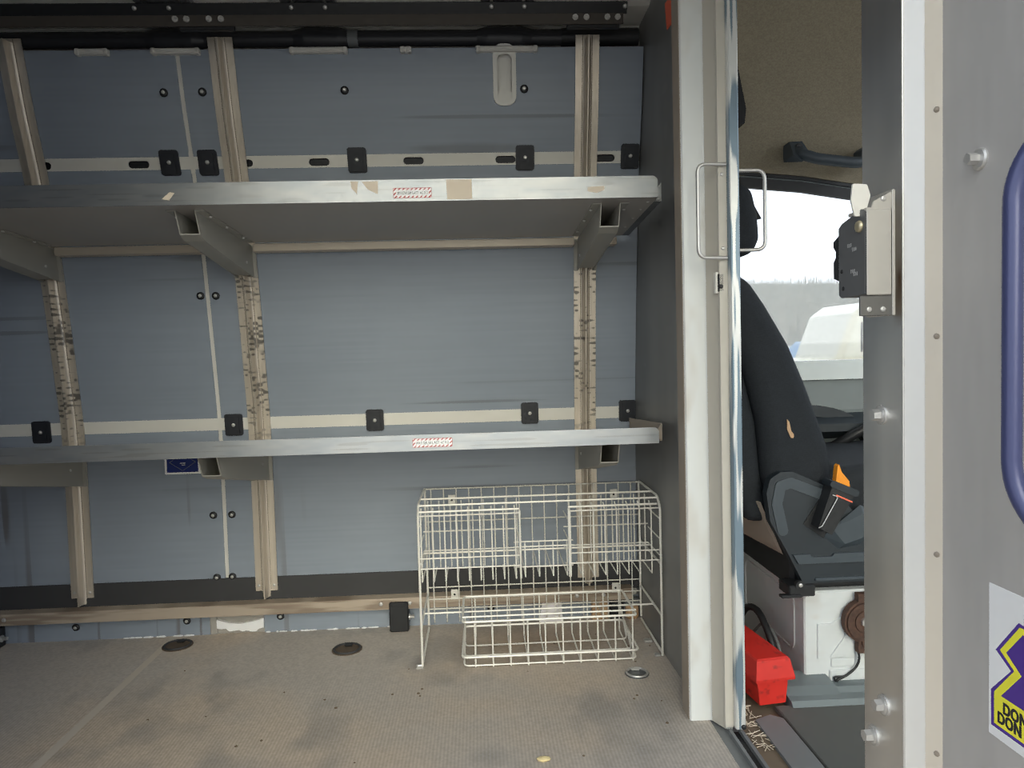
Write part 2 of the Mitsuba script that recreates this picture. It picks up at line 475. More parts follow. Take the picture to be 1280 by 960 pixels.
tr = struct('trim_1', 'brown aluminium angle rail along the foot of the far wall')
obj('angle_rail', cat(cbox(XL, 0.50, 2.376, 2.380, 0.074, 0.112, 0.001), cbox(XL, 0.50, 2.376, 2.42, 0.108, 0.112)), 'm_rail', tr)
for x in (-1.56, -0.345, -0.25, 0.31, 0.40):
    obj('rail_screw', dome([x, 2.376, 0.094], 0.007, 0.005, [0, -1, 0]), 'm_bolt', tr)

# ------------------------------------------------------------------ bulkhead between cargo space and cab
wb = struct('wall_front', 'dark metal bulkhead closing the cargo space before the cab')
obj('sheet', ext_z([(0.528, 2.46), (0.541, 1.80), (0.556, 1.80), (0.545, 2.46)], 0.0, 1.97), 'm_bulk', wb)
kc = obj('door_post', ext_z([(0.497, 1.775), (0.497, 1.717), (0.5, 1.7135), (0.547, 1.712), (0.551, 1.710), (0.571, 1.668), (0.586, 1.666), (0.586, 1.672), (0.574, 1.675), (0.555, 1.715), (0.55, 1.72), (0.56, 1.775)], 0.0, 1.97), 'm_col', wb, False,
         'white folded metal post beside the sliding door')
obj('side_face', cbox(0.4955, 0.4972, 1.72, 1.775, 0.001, 1.97), 'm_brown', kc)
obj('slanted_face', ext_z([(0.5508, 1.7085), (0.5705, 1.667), (0.5695, 1.666), (0.5498, 1.7075)], 0.001, 1.97), 'm_beige', kc)
ks = obj('catch_notch', cbox(0.556, 0.572, 1.657, 1.67, 1.043, 1.092, 0.001), 'm_cream', wb, False, 'notched strike with a black catch')
obj('catch', cat(cbox(0.561, 0.575, 1.652, 1.658, 1.046, 1.088, 0.002), dome([0.567, 1.652, 1.058], 0.005, 0.004, [0, -1, 0])), 'm_black', ks)
# sill with the two door tracks, and the near door frame
obj('sill_track', cat(cbox(0.571, 0.578, 0.95, 1.655, -0.01, 0.008), cbox(0.596, 0.604, 0.95, 1.655, -0.01, 0.008), cbox(0.545, 0.612, 0.95, 2.42, -0.02, -0.004)), 'm_greyplastic', wb, False, 'grey metal door track on the floor')
obj('track_groove', cbox(0.579, 0.595, 0.95, 1.655, -0.006, -0.0015), 'm_black', wb)
nf = [(0.540, 0.987), (0.540, 0.893), (0.5405, 0.8915), (0.548, 0.883), (0.66, 0.883), (0.66, 0.987)]
kf = obj('door_frame', ext_z(nf, -0.02, 1.99), 'm_steel', wb, False, 'brushed steel frame at the near edge of the doorway')
obj('slanted_trim', ext_z([(0.5395, 0.8925), (0.5408, 0.8908), (0.5555, 0.8730), (0.556, 0.8722), (0.57, 0.8722), (0.57, 0.8925)], -0.02, 1.99), 'm_frame', kf, False, 'bright folded trim beside the dark frame')
obj('beige_trim', ext_z([(0.5562, 0.8722), (0.567, 0.853), (0.575, 0.853), (0.575, 0.8722)], -0.02, 1.99), 'm_framebeige', kf, False, 'beige edge strip with small rivets')
obj('frame_lip', tube([(0.5398, 0.8915, -0.02), (0.5398, 0.8915, 1.98)], 0.0016, 8), 'm_bolt', kf)
for z in (1.199, 0.925, 0.654, 0.40):
    obj('rivet', cat(disc([0.5632, 0.8597, z], 0.0036, 0.0010, [-0.872, -0.49, 0]), dome([0.5620, 0.8590, z], 0.0025, 0.001, [-0.872, -0.49, 0])), 'm_brown', kf)
obj('near_sheet', cbox(0.5665, 0.66, 0.55, 0.8535, -0.02, 1.99), 'm_near', wb, False, 'plain grey sheet of the bulkhead near the camera')


def hexbolt(x, y, z, s=1.0):
    w = disc([x, y, z], 0.0135 * s, 0.0025, [-1, 0, 0], 18)
    c = dome([x - 0.002, y, z], 0.0112 * s, 0.003, [-1, 0, 0], 16)
    h = disc([x - 0.004, y, z], 0.0082 * s, 0.010 * s, [-1, 0, 0], 6, 0.0078 * s)
    return cat(w, c, h)


for x, y, z, s in ((0.540, 0.941, 0.822, 1.0), (0.540, 0.938, 0.425, 1.05), (0.540, 0.964, 0.369, 1.05)):
    obj('hex_bolt', hexbolt(x, y, z, s), 'm_bolt', kf, 25)
obj('hex_bolt', cat(dome([0.5665, 0.788, 1.121], 0.0125, 0.005, [-1, 0, 0], 18), disc([0.5625, 0.788, 1.121], 0.0065, 0.012, [-1, 0, 0], 6)), 'm_bolt', wb, 25)

d1 = struct('door_1', 'sliding cab door standing open with its edge towards the camera')
obj('leaf', cbox(0.590, 0.606, 1.66, 2.42, 0.012, 1.97), 'm_cream', d1)
obj('edge_plate', cbox(0.5635, 0.584, 1.652, 1.664, 0.012, 1.97, 0.001), 'm_beige', d1)
obj('edge_strip', cbox(0.584, 0.608, 1.636, 1.662, 0.012, 1.97, 0.003), 'm_edge', d1, False, 'scratched blue and white metal edge strip')
obj('end_plug', dome([0.602, 1.636, 0.02], 0.006, 0.004, [0, -1, 0]), 'm_black', d1)
hl = fillet([(0.58, 1.645, 1.336), (0.512, 1.640, 1.336), (0.512, 1.640, 1.123), (0.58, 1.645, 1.123)], 0.022, 8)
h = obj('handle', tube(hl, 0.0042, 12), 'm_bolt', d1, True, 'bent steel rod handle on the cargo side')
obj('screw', dome([0.572, 1.652, 1.315], 0.0045, 0.003, [0, -1, 0]), 'm_bolt', h)
obj('screw', dome([0.573, 1.652, 1.146], 0.0045, 0.003, [0, -1, 0]), 'm_bolt', h)
hl = fillet([(0.600, 1.650, 1.322), (0.670, 1.645, 1.322), (0.670, 1.645, 1.140), (0.600, 1.650, 1.140)], 0.022, 8)
obj('handle', tube(hl, 0.0042, 12), 'm_bolt', d1, True, 'bent steel rod handle on the cab side')

# ------------------------------------------------------------------ uprights
PX = (-1.331, -0.729, 0.356)
PL = ('left of the joint strip', 'just right of the joint strip', 'near the bulkhead')
upl = ('aluminium upright rail at the left end of both shelves', 'scuffed aluminium upright rail just right of the white joint strip', 'aluminium upright rail behind the wire rack, nearest the bulkhead')
for x, lb in zip(PX, upl):
    t = thing('upright_rail', lb, 'upright rail', 'aluminium uprights carrying the shelves')
    obj('flange', follow([(x - 0.036, 0.0035), (x + 0.036, 0.0035), (x + 0.036, 0.0075), (x - 0.036, 0.0075)], 0.142, 1.862, 40), 'm_alu', t)
    half = [(0.0125, 0.0074), (0.008, 0.0095), (0.005, 0.0145), (0.0034, 0.022), (0.0026, 0.034), (0.0016, 0.036)]
    obj('ridge', follow([(x + a, b) for a, b in half] + [(x - a, b) for a, b in half[::-1]], 0.122, 1.852, 40), 'm_alu', t, 60)
    for s in (-1, 1):
        c = x + s * 0.0145
        obj('groove', follow([(c - 0.0014, 0.0073), (c + 0.0014, 0.0073), (c + 0.0014, 0.0079), (c - 0.0014, 0.0079)], 0.145, 1.86, 40), 'm_brown', t)
    for s in (-1, 1):
        obj('screw', dome([x + s * 0.025, yw(0.16) - 0.0075, 0.16], 0.005, 0.003, [0, -1, 0], 8), 'm_bolt', t)

# ------------------------------------------------------------------ shelves
SH = ((1.302, 1.828, 0.054, 'upper'), (0.665, 1.900, 0.043, 'lower'))
for zb, yf, hh, nm in SH:
    lb = {'upper': 'long galvanised metal shelf at eye level with torn tape on its front lip', 'lower': 'long galvanised metal shelf above the wire rack, with a narrow scuffed lip'}[nm]
    t = thing('shelf', lb, 'shelf')
    xr = {'upper': 0.468, 'lower': 0.478}[nm]
    yb = float(yw(zb)) - 0.045
    tl = lambda y_: zb - 0.05 * (y_ - yf)
    obj('deck', ext_x([(yf, zb), (yb, tl(yb)), (yb, tl(yb) + 0.002), (yf, zb + 0.002)], XL + 0.4, xr), 'm_deck', t)
    lip = Polygon([(XL + 0.4, zb), (xr, zb), (xr, zb + hh), (XL + 0.4, zb + hh)]).intersection(sbox(XL + 0.3, zb, xr - 0.014, zb + hh).union(sbox(XL + 0.3, zb, xr, zb + hh - 0.014)).union(Point(xr - 0.014, zb + hh - 0.014).buffer(0.014)))
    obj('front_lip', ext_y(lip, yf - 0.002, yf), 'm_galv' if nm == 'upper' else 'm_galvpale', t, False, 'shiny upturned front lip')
    sx = xr + 0.022
    obj('end_lip', cat(ext_x([(yf + 0.05, zb + 0.002), (yb, tl(yb) + 0.002), (yb, tl(yb) + 0.048), (yf + 0.05, zb + 0.048)], sx - 0.0015, sx), ext_x([(yf + 0.05, zb), (yb, tl(yb)), (yb, tl(yb) + 0.002), (yf + 0.05, zb + 0.002)], xr, sx),
                         ext_y([(xr - 0.002, zb + 0.012), (sx, zb + 0.05), (sx, zb + 0.004), (xr - 0.002, zb + 0.004)], yf + 0.05, yf + 0.0515)), 'm_brown' if nm == 'lower' else 'm_galv', t)
    if nm == 'upper':
        for a, b in ((XL + 0.4, -1.37), (-1.29, -0.769), (-0.689, 0.316), (0.396, 0.452)):
            obj('wall_ledge', cbox(a, b, yw(1.26) - 0.05, yw(1.28) - 0.001, 1.252, 1.277, 0.002), 'm_ledge', t, False, 'beige ledge strip at the wall')
    # hatched load label
    lx0, lx1, lz0, lz1 = (-0.199, -0.104, zb + 0.008, zb + 0.033) if nm == 'upper' else (-0.178, -0.074, zb + 0.0095, zb + 0.033)
    kl = obj('load_label', cbox(lx0, lx1, yf - 0.0026, yf - 0.002, lz0, lz1), 'm_white', t, False, 'small white label with red hatched border')
    hs = []
    out, inn = sbox(lx0, lz0, lx1, lz1), sbox(lx0 + 0.0065, lz0 + 0.0055, lx1 - 0.0065, lz1 - 0.0055)
    band = out.difference(inn)
    for i in range(40):
        q = lx0 - 0.03 + i * 0.0105
        g_ = Polygon([(q, lz0), (q + 0.004, lz0), (q + 0.004 + 0.025, lz1), (q + 0.025, lz1)]).intersection(band)
        for s_ in getattr(g_, 'geoms', [g_]):
            if s_.geom_type == 'Polygon' and s_.area > 1e-7:
                hs.append(ext_y(s_, yf - 0.0029, yf - 0.0025))
    hs.append(ext_y(out.difference(out.buffer(-0.0007)), yf - 0.003, yf - 0.0025))
    obj('hatching', cat(hs), 'm_redink', kl)
    tm = meshkit.text_mesh('MAXIMUM LAST 40 KG', 0.0075, 0.0004)
    v = np.array(tm.vertices)
    v[:, 0] *= (lx1 - lx0 - 0.018) / v[:, 0].max()
    obj('lettering', trimesh.Trimesh(np.stack([lx0 + 0.009 + v[:, 0], yf - 0.0026 - v[:, 2], (lz0 + lz1) / 2 - 0.0037 + v[:, 1]], 1), tm.faces, process=False), 'm_ink', kl)
    # tape left on the lip
    if nm == 'upper':
        tapes = [[(-0.065, 0.003), (-0.003, 0.003), (-0.003, 0.052), (-0.067, 0.052)], [(-0.305, 0.051), (-0.285, 0.051), (-0.289, 0.020), (-0.301, 0.033)], [(-0.276, 0.05), (-0.236, 0.051), (-0.237, 0.018), (-0.262, 0.031)],
                 [(0.288, 0.028), (0.332, 0.030), (0.331, 0.020), (0.312, 0.013), (0.289, 0.017)], [(-0.765, 0.015), (-0.745, 0.032), (-0.733, 0.030), (-0.747, 0.012)]]
        for q in tapes:
            obj('tape_scrap', ext_y([(x, zb + z) for x, z in q], yf - 0.0024, yf - 0.0019), 'm_tape', t)
    # screw heads under the deck
    for x in PX:
        for s in (-1, 1):
            for yy in (yf + 0.1, yf + 0.22, yf + 0.36):
                obj('screw', dome([x + s * 0.044, yy, tl(yy) - 0.0045], 0.0045, 0.004, [0, 0, -1], 8), 'm_bolt', t)
    if nm == 'upper':
        for yy in (1.87, 1.95, 2.05, 2.16):
            obj('screw', dome([0.452, yy, tl(yy)], 0.004, 0.003, [0, 0, -1], 8), 'm_bolt', t)

# ------------------------------------------------------------------ brackets: open channels under the shelves
where = {('upper', 0): 'grey channel bracket under the upper shelf at its left end', ('upper', 1): 'grey channel bracket under the upper shelf beside the joint strip', ('upper', 2): 'grey channel bracket under the upper shelf nearest the bulkhead',
         ('lower', 0): 'grey channel bracket under the lower shelf at its left end', ('lower', 1): 'grey channel bracket under the lower shelf beside the blue sign', ('lower', 2): 'grey channel bracket under the lower shelf above the wire rack'}
for zb, yf, hh, nm in SH:
    for i, x in enumerate(PX):
        t = thing('shelf_bracket', where[(nm, i)], 'bracket', 'channel brackets under the shelves')
        w = 0.026
        back = 0.125 if nm == 'upper' else 0.150
        y0, y1 = yf + 0.045, float(yw(zb - back)) - 0.009
        yt = float(yw(zb - 0.02)) - 0.009
        front = 0.060
        za = zb - 0.0022
        tb_ = lambda y_: zb - 0.0005 - 0.05 * (y_ - yf)
        side = [(y0, tb_(y0)), (yt, tb_(yt)), (y1, zb - back), (y0 + 0.06, zb - front - 0.012), (y0 + 0.028, zb - front)]
        for s in (-1, 1):
            a, b = sorted((x + s * w, x + s * (w - 0.0025)))
            obj('side_plate', ext_x(side, a, b), 'm_bracket', t)
            c, d = sorted((x + s * (w - 0.001), x + s * (w + 0.022)))
            obj('top_flange', ext_x([(y0, tb_(y0) - 0.002), (yt - 0.06, tb_(yt - 0.06) - 0.002), (yt - 0.06, tb_(yt - 0.06)), (y0, tb_(y0))], c, d), 'm_bracket', t)
            c, d = sorted((x + s * (w - 0.001), x + s * (w + 0.011)))
            obj('wall_flange', ext_x([(yt - 0.003, tb_(yt)), (yt, tb_(yt)), (y1, zb - back), (y1 - 0.003, zb - back)], c, d), 'm_bracket', t)
        bl = [(y0 + 0.028, zb - front), (y0 + 0.06, zb - front - 0.012), (y1 - 0.03, zb - back + 0.006), (y1 - 0.03, zb - back + 0.0085), (y0 + 0.06, zb - front - 0.0095), (y0 + 0.028, zb - front + 0.0025)]
        obj('bottom_plate', ext_x(bl, x - w, x + w), 'm_bracket', t)
        obj('bolt', dome([x + (-w if i == 2 else w), y1 - 0.075, zb - 0.085], 0.005, 0.003, [-1 if i == 2 else 1, 0, 0], 8), 'm_bolt', t)

# ------------------------------------------------------------------ mounting rail and cable duct under the roof
t = thing('mounting_rail', 'black steel rail with bolts running under the roof', 'rail')
obj('lower_web', cbox(XL, 0.442, 2.080, 2.084, 1.846, 1.877, 0.001), 'm_blackrail', t)
obj('upper_web', ext_x([(2.082, 1.875), (2.084, 1.879), (2.066, 1.902), (2.063, 1.900)], XL, 0.452), 'm_black', t)
obj('top_flange', ext_x([(2.063, 1.900), (2.066, 1.903), (2.13, 1.910), (2.13, 1.906)], XL, 0.452), 'm_black', t)
for x in (-0.811, -0.780, -0.719, -0.686, 0.304, 0.336, 0.396, 0.426):
    obj('cap_bolt', cat(disc([x, 2.080, 1.865], 0.0085, 0.003, [0, -1, 0], 14), trimesh.creation.annulus(0.0035, 0.0065, 0.007, sections=12, transform=trimesh.transformations.translation_matrix([x, 2.0755, 1.865]) @ trimesh.transformations.rotation_matrix(math.pi / 2, [1, 0, 0])),
                        disc([x, 2.077, 1.865], 0.0036, 0.002, [0, -1, 0], 6)), 'm_bolt', t, 25)
for x in (-0.916, -0.823, -0.49, -0.397, 0.066, 0.159, 0.445):
    obj('screw', dome([x, 2.070, 1.891], 0.0065, 0.005, [0, -0.78, -0.62], 10), 'm_bolt', t, 40)
for x in (-0.84, -0.445, 0.112):
    m = cat(cbox(x - 0.075, x - 0.05, 2.04, 2.12, 1.903, 1.925, 0.004), cbox(x - 0.04, x + 0.04, 2.05, 2.12, 1.904, 1.93, 0.003), cbox(x + 0.05, x + 0.075, 2.04, 2.12, 1.903, 1.925, 0.004))
    kb = obj('roof_clamp', m, 'm_galv', t)
    obj('clamp_hole', disc([x, 2.050, 1.916], 0.010, 0.001, [0, -1, 0]), 'm_black', kb)
for x in PX[1:]:
    obj('joint_plate', cbox(x - 0.075, x + 0.075, 2.084, 2.10, 1.838, 1.86, 0.002), 'm_black', t)
t = thing('cable_duct', 'black tubular cable duct with thicker sleeves along the top of the far wall', 'cable duct')
obj('pipe', tube([(XL, 2.220, 1.869), (0.512, 2.220, 1.869)], 0.023, 18), 'm_duct', t, 40)
for a, b in ((-0.95, -0.78), (-0.52, -0.355), (0.025, 0.19)):
    prof = [(a, 0.0235), (a + 0.03, 0.031), (a + 0.035, 0.032), (b - 0.035, 0.032), (b - 0.03, 0.031), (b, 0.0235)]
    obj('sleeve', tube([(x, 2.220, 1.869) for x, r in prof], [r for x, r in prof], 18), 'm_duct', t, 40)
obj('cuff', tube([(-0.36, 2.220, 1.869), (-0.33, 2.220, 1.869)], 0.0255, 18), 'm_greyplastic', t, 40)
obj('end_collar', tube([(0.28, 2.220, 1.869), (0.515, 2.220, 1.869)], 0.0255, 18), 'm_black', t, 40)

# ------------------------------------------------------------------ wire rack
W = []
t = thing('wire_rack', 'white wire rack with two front pockets standing in the corner by the bulkhead', 'wire rack')
xl, xr, yf, yb, zt = -0.188, 0.524, 2.085, 2.366, 0.478
rw, rg = 0.0036, 0.0021
xs = np.arange(xl + 0.02, xr - 0.01, 0.0415)


def wires(lst, r=rg, sides=6):
    return cat([tube(p, r, sides) for p in lst])


for s, x in ((0, xl), (1, xr)):
    L = [fillet([(x, yf, 0.004), (x, yf, zt - 0.03), (x, yf + 0.035, zt), (x, yb, zt), (x, yb, 0.02)], 0.012, 4), [(x, yf, 0.28), (x, yb, 0.28)], [(x, yf, 0.125), (x, yb, 0.125)], [(x, yf, 0.012), (x, yb, 0.012)]]
    obj('side_frame', wires(L, rw, 8), 'm_wire', t, 40)
obj('back_grid', wires([[(x, yb, zt - 0.002), (x, yb, 0.028), (x, yb - 0.028, 0.055)] for x in xs] + [[(xl, yb + 0.003, z), (xr, yb + 0.003, z)] for z in (zt - 0.004, 0.365, 0.145, 0.105, 0.072)]), 'm_wire', t, 40)
obj('cross_bar', wires([[(xl, yf + 0.10, zt), (xr, yf + 0.10, zt)], [(xl, yf + 0.10, 0.125), (xr, yf + 0.10, 0.125)], [(xl, yf + 0.03, zt - 0.005), (xr, yf + 0.03, zt - 0.005)], [(xl, yf + 0.14, 0.30), (xr, yf + 0.14, 0.30)]], 0.0030, 8), 'm_wire', t, 40)
# middle tray with a low front
mx = xs[(xs > 0.09) & (xs < 0.27)]
obj('middle_tray', wires([[(x, yf + 0.012, 0.36), (x, yf + 0.012, 0.255), (x, yb - 0.01, 0.262)] for x in mx] + [[(0.09, yf + 0.010, z), (0.265, yf + 0.010, z)] for z in (0.36, 0.345, 0.285)]), 'm_wire', t, 40)
for a, b in ((xl + 0.004, 0.108), (0.252, xr - 0.006)):
    px = np.arange(a + 0.004, b, 0.0343)
    z0 = 0.256
    L = [[(x, yf + 0.025, zt - 0.012), (x, yf - 0.004, zt - 0.030), (x, yf - 0.004, z0), (x, yf + 0.13, z0 + 0.002)] for x in px]
    L += [[(x + 0.012, yf + 0.13, zt - 0.012), (x + 0.012, yf + 0.13, z0 + 0.002)] for x in px]
    L += [[(a, yf - 0.0065, z), (b, yf - 0.0065, z)] for z in (zt - 0.028, 0.325, 0.295)]
    L += [[(a, yf + 0.133, z), (b, yf + 0.133, z)] for z in (0.37, 0.31)]
    L += [[(x, yf - 0.004, z), (x, yf + 0.13, z)] for x in (a, b) for z in (0.42, 0.36, 0.31)]
    k = obj('pocket', wires(L), 'm_wire', t, 40)
    obj('pocket_rim', wires([[(a, yf + 0.012, zt - 0.020), (b, yf + 0.012, zt - 0.020)], [(b if a < 0 else a, yf - 0.006, zt - 0.02), (b if a < 0 else a, yf - 0.006, z0)]], 0.0032, 8), 'm_wire', k, 40)
for x, z in ((-0.1, 0.435), (0.44, 0.435), (-0.1, 0.118), (0.44, 0.118)):
    k = obj('fixing_tab', cbox(x - 0.012, x + 0.012, yb + 0.004, yb + 0.007, z - 0.017, z + 0.017, 0.001), 'm_wire', t)
    obj('hole', disc([x, yb + 0.004, z], 0.0035, 0.0006, [0, -1, 0]), 'm_black', k)
obj('foot', cat(tube(fillet([(xl, yf, 0.008), (xl - 0.016, yf, 0.006), (xl - 0.016, yf + 0.01, 0.004)], 0.004), 0.004, 6), cbox(xl - 0.018, xl + 0.002, yf - 0.006, yf + 0.012, 0.0, 0.003)), 'm_bolt', t)
obj('foot', cat(cbox(xr - 0.03, xr - 0.004, yf + 0.10, yf + 0.125, 0.0, 0.009, 0.003), cbox(xr - 0.022, xr - 0.004, yf, yf + 0.02, 0.0, 0.006, 0.002)), 'm_bolt', t)

t = thing('wire_basket', 'small white wire basket on the floor in front of the wire rack', 'wire basket')
x0, x1, y0, y1, zt2 = -0.067, 0.443, 2.062, 2.275, 0.141
obj('rim', cat(tube(fillet([(x0, y0, zt2 - 0.002), (x1, y0, zt2 - 0.002), (x1, y1, zt2), (x0, y1, zt2)], 0.012, 4, True), 0.0036, 8, True), tube(fillet([(x0 - 0.003, y0 - 0.003, 0.036), (x1 + 0.004, y0 - 0.003, 0.036), (x1, y1, 0.045), (x0, y1, 0.045)], 0.014, 4, True), 0.0036, 8, True),
               seg((x0, y0 + 0.006, 0.152), (x1, y0 + 0.006, 0.152), 0.0028, 8)), 'm_wire', t, 40)
L = []
for x in np.arange(x0 + 0.035, x1, 0.0515):
    L.append([(x, y1 - 0.003, zt2), (x, y1 - 0.003, 0.012), (x, y0 + 0.003, 0.004), (x, y0 + 0.003, zt2)])
obj('cross_wires', wires(L, 0.0025), 'm_wire', t, 40)
obj('long_wires', cat([tube(fillet([(x0 + 0.002, y1, z + 0.06), (x0 + 0.002, y, z), (x1 - 0.002, y, z), (x1 - 0.002, y1, z + 0.06)], 0.012, 4), 0.0025, 6) for y, z in ((y0 + 0.004, 0.0085), (y0 + 0.07, 0.0095), (y0 + 0.14, 0.0115))]), 'm_wire', t, 40)

# ------------------------------------------------------------------ things on the floor by the wall
t = thing('stop_block', 'black square stop block on the floor just left of the wire rack', 'stop block')
obj('block', cat(cbox(-0.318, -0.255, 2.366, 2.41, 0.0, 0.10, 0.004), cbox(-0.309, -0.264, 2.364, 2.369, 0.086, 0.10, 0.001)), 'm_black', t)
obj('bolt', cat(disc([-0.255, 2.385, 0.045], 0.010, 0.004, [1, 0, 0]), disc([-0.251, 2.385, 0.045], 0.006, 0.014, [1, 0, 0], 6)), 'm_bolt', t)
t = thing('stop_block', 'black stop block cut off by the left picture edge under the brown rail', 'stop block')
obj('block', cbox(-1.66, -1.578, 2.366, 2.41, 0.0, 0.068, 0.004), 'm_black', t)
obj('bolt', cat(disc([-1.578, 2.385, 0.030], 0.011, 0.004, [1, 0, 0]), disc([-1.574, 2.385, 0.030], 0.006, 0.016, [1, 0, 0], 6)), 'm_bolt', t)
t = thing('stop_block', 'black stop block behind the wire rack beside a wooden wedge', 'stop block')
obj('block', cbox(0.425, 0.470, 2.382, 2.415, 0.0, 0.073, 0.003), 'm_black', t)
single('paper_tag', ext_y([(0.182, 0.0005), (0.262, 0.0005), (0.258, 0.072), (0.192, 0.072)], 2.384, 2.388), 'm_paper', 'pale lilac paper tag standing behind the wire rack', 'paper tag')
t = thing('wooden_wedge', 'split wooden wedge behind the wire rack next to a black block', 'wood block')
obj('piece', cbox(0.362, 0.390, 2.382, 2.41, 0.0, 0.073, 0.002), 'm_wood', t)
obj('brace', ext_y([(0.372, 0.071), (0.381, 0.071), (0.412, 0.0), (0.402, 0.0)], 2.380, 2.385), 'm_brown', t)
obj('piece', cbox(0.392, 0.416, 2.386, 2.41, 0.0, 0.073, 0.002), 'm_wood', t)
t = thing('wooden_block', 'round-edged wooden block in the corner behind the wire rack', 'wood block')
obj('body', cbox(0.478, 0.522, 2.386, 2.415, 0.0, 0.05, 0.008), 'm_wood', t)
obj('top_plate', cbox(0.474, 0.524, 2.384, 2.415, 0.05, 0.073, 0.003), 'm_greyplastic', t, False, 'grey metal top plate')
for x, y, r, lb in ((-0.995, 2.335, 0.047, 'round rusty tie-down ring pan in the floor at the end of the joint'), (-0.436, 2.243, 0.047, 'round tie-down ring pan with a dark ring, mid floor near the wall'), (0.424, 1.982, 0.034, 'round silver tie-down pan in the floor beside the wire basket')):
    t = thing('tie_down_pan', lb, 'tie-down', 'tie-down pans set in the floor')
    mm = 'm_galv' if x > 0 else 'm_pan'
    pan = trimesh.creation.revolve(np.array([[0, 0.0003], [r * 0.8, 0.0003], [r * 0.86, 0.003], [r, 0.0028], [r, 0.0]]), sections=28)
    pan.apply_translation([x, y, 0.0])
    obj('pan', pan, mm, t)
    c = [(x + r * 0.86 * math.cos(a), y + r * 0.86 * math.sin(a), 0.004) for a in np.linspace(0, 2 * math.pi, 21)[:-1]]
    obj('ring', tube(c, 0.0034, 6, True), 'm_rubber' if x < 0 else 'm_bolt', t, 40)
    obj('hinge', cbox(x - 0.012, x + 0.012, y + r * 0.45, y + r * 0.75, 0.001, 0.0075, 0.002), 'm_black' if x < 0 else 'm_bolt', t)
b = trimesh.creation.icosphere(subdivisions=2, radius=1.0)
v = np.array(b.vertices)
b.vertices = v * (0.7 + 0.6 * meshkit.noise(v * 2.5, 4))[:, None] * np.array([0.015, 0.010, 0.004]) + [0.122, 1.577, 0.003]
single('foam_crumb', b, 'm_crumb', 'small yellow foam crumb on the floor in front of the basket', 'crumb', True)
bits = []
for i in range(26):
    b = trimesh.creation.icosphere(subdivisions=0, radius=rng.uniform(0.002, 0.005))
    b.apply_scale([1, 1, 0.5])
    b.apply_translation([rng.uniform(-0.9, 0.52), rng.uniform(1.5, 2.3), 0.001])
    bits.append(b)
kd = obj('dirt_crumbs', cat(bits), 'm_dirt')
labels[kd] = {'label': 'scattered dark dirt crumbs lying on the van floor', 'category': 'dirt', 'kind': 'stuff'}

# blue sign behind the lower shelf, red sticker on the bulkhead
t = thing('blue_sign', 'dark blue sign with a white border, hidden by the lower shelf', 'sign')
y = 2.408
obj('plate', cbox(-1.040, -0.925, y, y + 0.004, 0.546, 0.625), 'm_white', t, False, 'white border')
obj('field', cbox(-1.033, -0.932, y - 0.0005, y, 0.552, 0.620), 'm_navy', t)
obj('outline', ext_y(Polygon([(-1.024, 0.585), (-0.982, 0.557), (-0.940, 0.585), (-0.982, 0.615)]).exterior.buffer(0.0008), y - 0.001, y - 0.0004), 'm_greyplastic', t)
obj('print_line', cat(cbox(-0.99, -0.972, y - 0.001, y - 0.0004, 0.581, 0.5835), cbox(-0.985, -0.974, y - 0.001, y - 0.0004, 0.5745, 0.577)), 'm_white', t)
single('red_sticker', ext_x([(1.982, 1.855), (1.87, 1.845), (1.87, 1.772), (1.967, 1.779)], 0.5355, 0.5405), 'm_redsticker', 'red sticker on the dark bulkhead high beside the white post', 'sticker')

# ------------------------------------------------------------------ lock, grab handle and sticker near the camera
t = thing('door_lock', 'black cased lock on a stainless bracket at the doorway edge', 'lock')
XA, XB, YF = 0.489, 0.521, 0.886
case = Polygon([(YF + 0.002, 0.981), (YF + 0.002, 1.085), (YF + 0.010, 1.088), (0.945, 1.078), (0.954, 1.073), (0.954, 0.984), (0.948, 0.980)])
obj('case', ext_x(case, XA, XB - 0.002), 'm_lock', t, False, 'black cast case')
obj('latch_bolt', ext_x([(0.953, 1.066), (0.972, 1.058), (0.972, 1.050), (0.966, 1.044), (0.966, 1.036), (0.972, 1.030), (0.972, 1.008), (0.953, 1.002)], XA + 0.002, XB - 0.006), 'm_black', t)
obj('cover_plate', cat(cbox(XA + 0.0005, XB, YF - 0.002, YF + 0.001, 0.979, 1.086, 0.001), cbox(XA + 0.001, XB, YF, 0.93, 1.084, 1.088)), 'm_lockplate', t, False, 'pale steel cover')
kb = obj('bracket_tab', cbox(0.481, 0.524, YF - 0.001, YF + 0.003, 0.953, 0.978, 0.0008), 'm_locktab', t, False, 'dark lower tab with two rivets')
for x in (0.492, 0.510):
    obj('rivet', dome([x, YF - 0.001, 0.961], 0.0036, 0.002, [0, -1, 0], 10), 'm_bolt', kb)
kb = obj('bracket_tab', ext_y([(0.497, 1.086), (0.523, 1.086), (0.523, 1.108), (0.500, 1.096)], YF + 0.001, YF + 0.004), 'm_lockplate', t)
obj('rivet', dome([0.512, YF + 0.001, 1.099], 0.0036, 0.002, [0, -1, 0], 10), 'm_bolt', kb)
obj('bracket_edge', cat(cbox(0.522, 0.526, YF - 0.002, YF + 0.06, 0.953, 1.110, 0.0008), cbox(0.524, 0.541, 0.935, 0.945, 0.96, 1.10)), 'm_lockplate', t)
obj('release_tab', ext_y(Polygon([(0.484, 1.082), (0.494, 1.082), (0.501, 1.106), (0.497, 1.118), (0.482, 1.119), (0.480, 1.10)]).buffer(0.002), 0.900, 0.903), 'm_cream', t, False, 'pale rounded release tab')
obj('cylinder_cap', dome([XA, 0.900, 1.067], 0.0075, 0.005, [-1, 0, 0], 16), 'm_brass', t, 40)
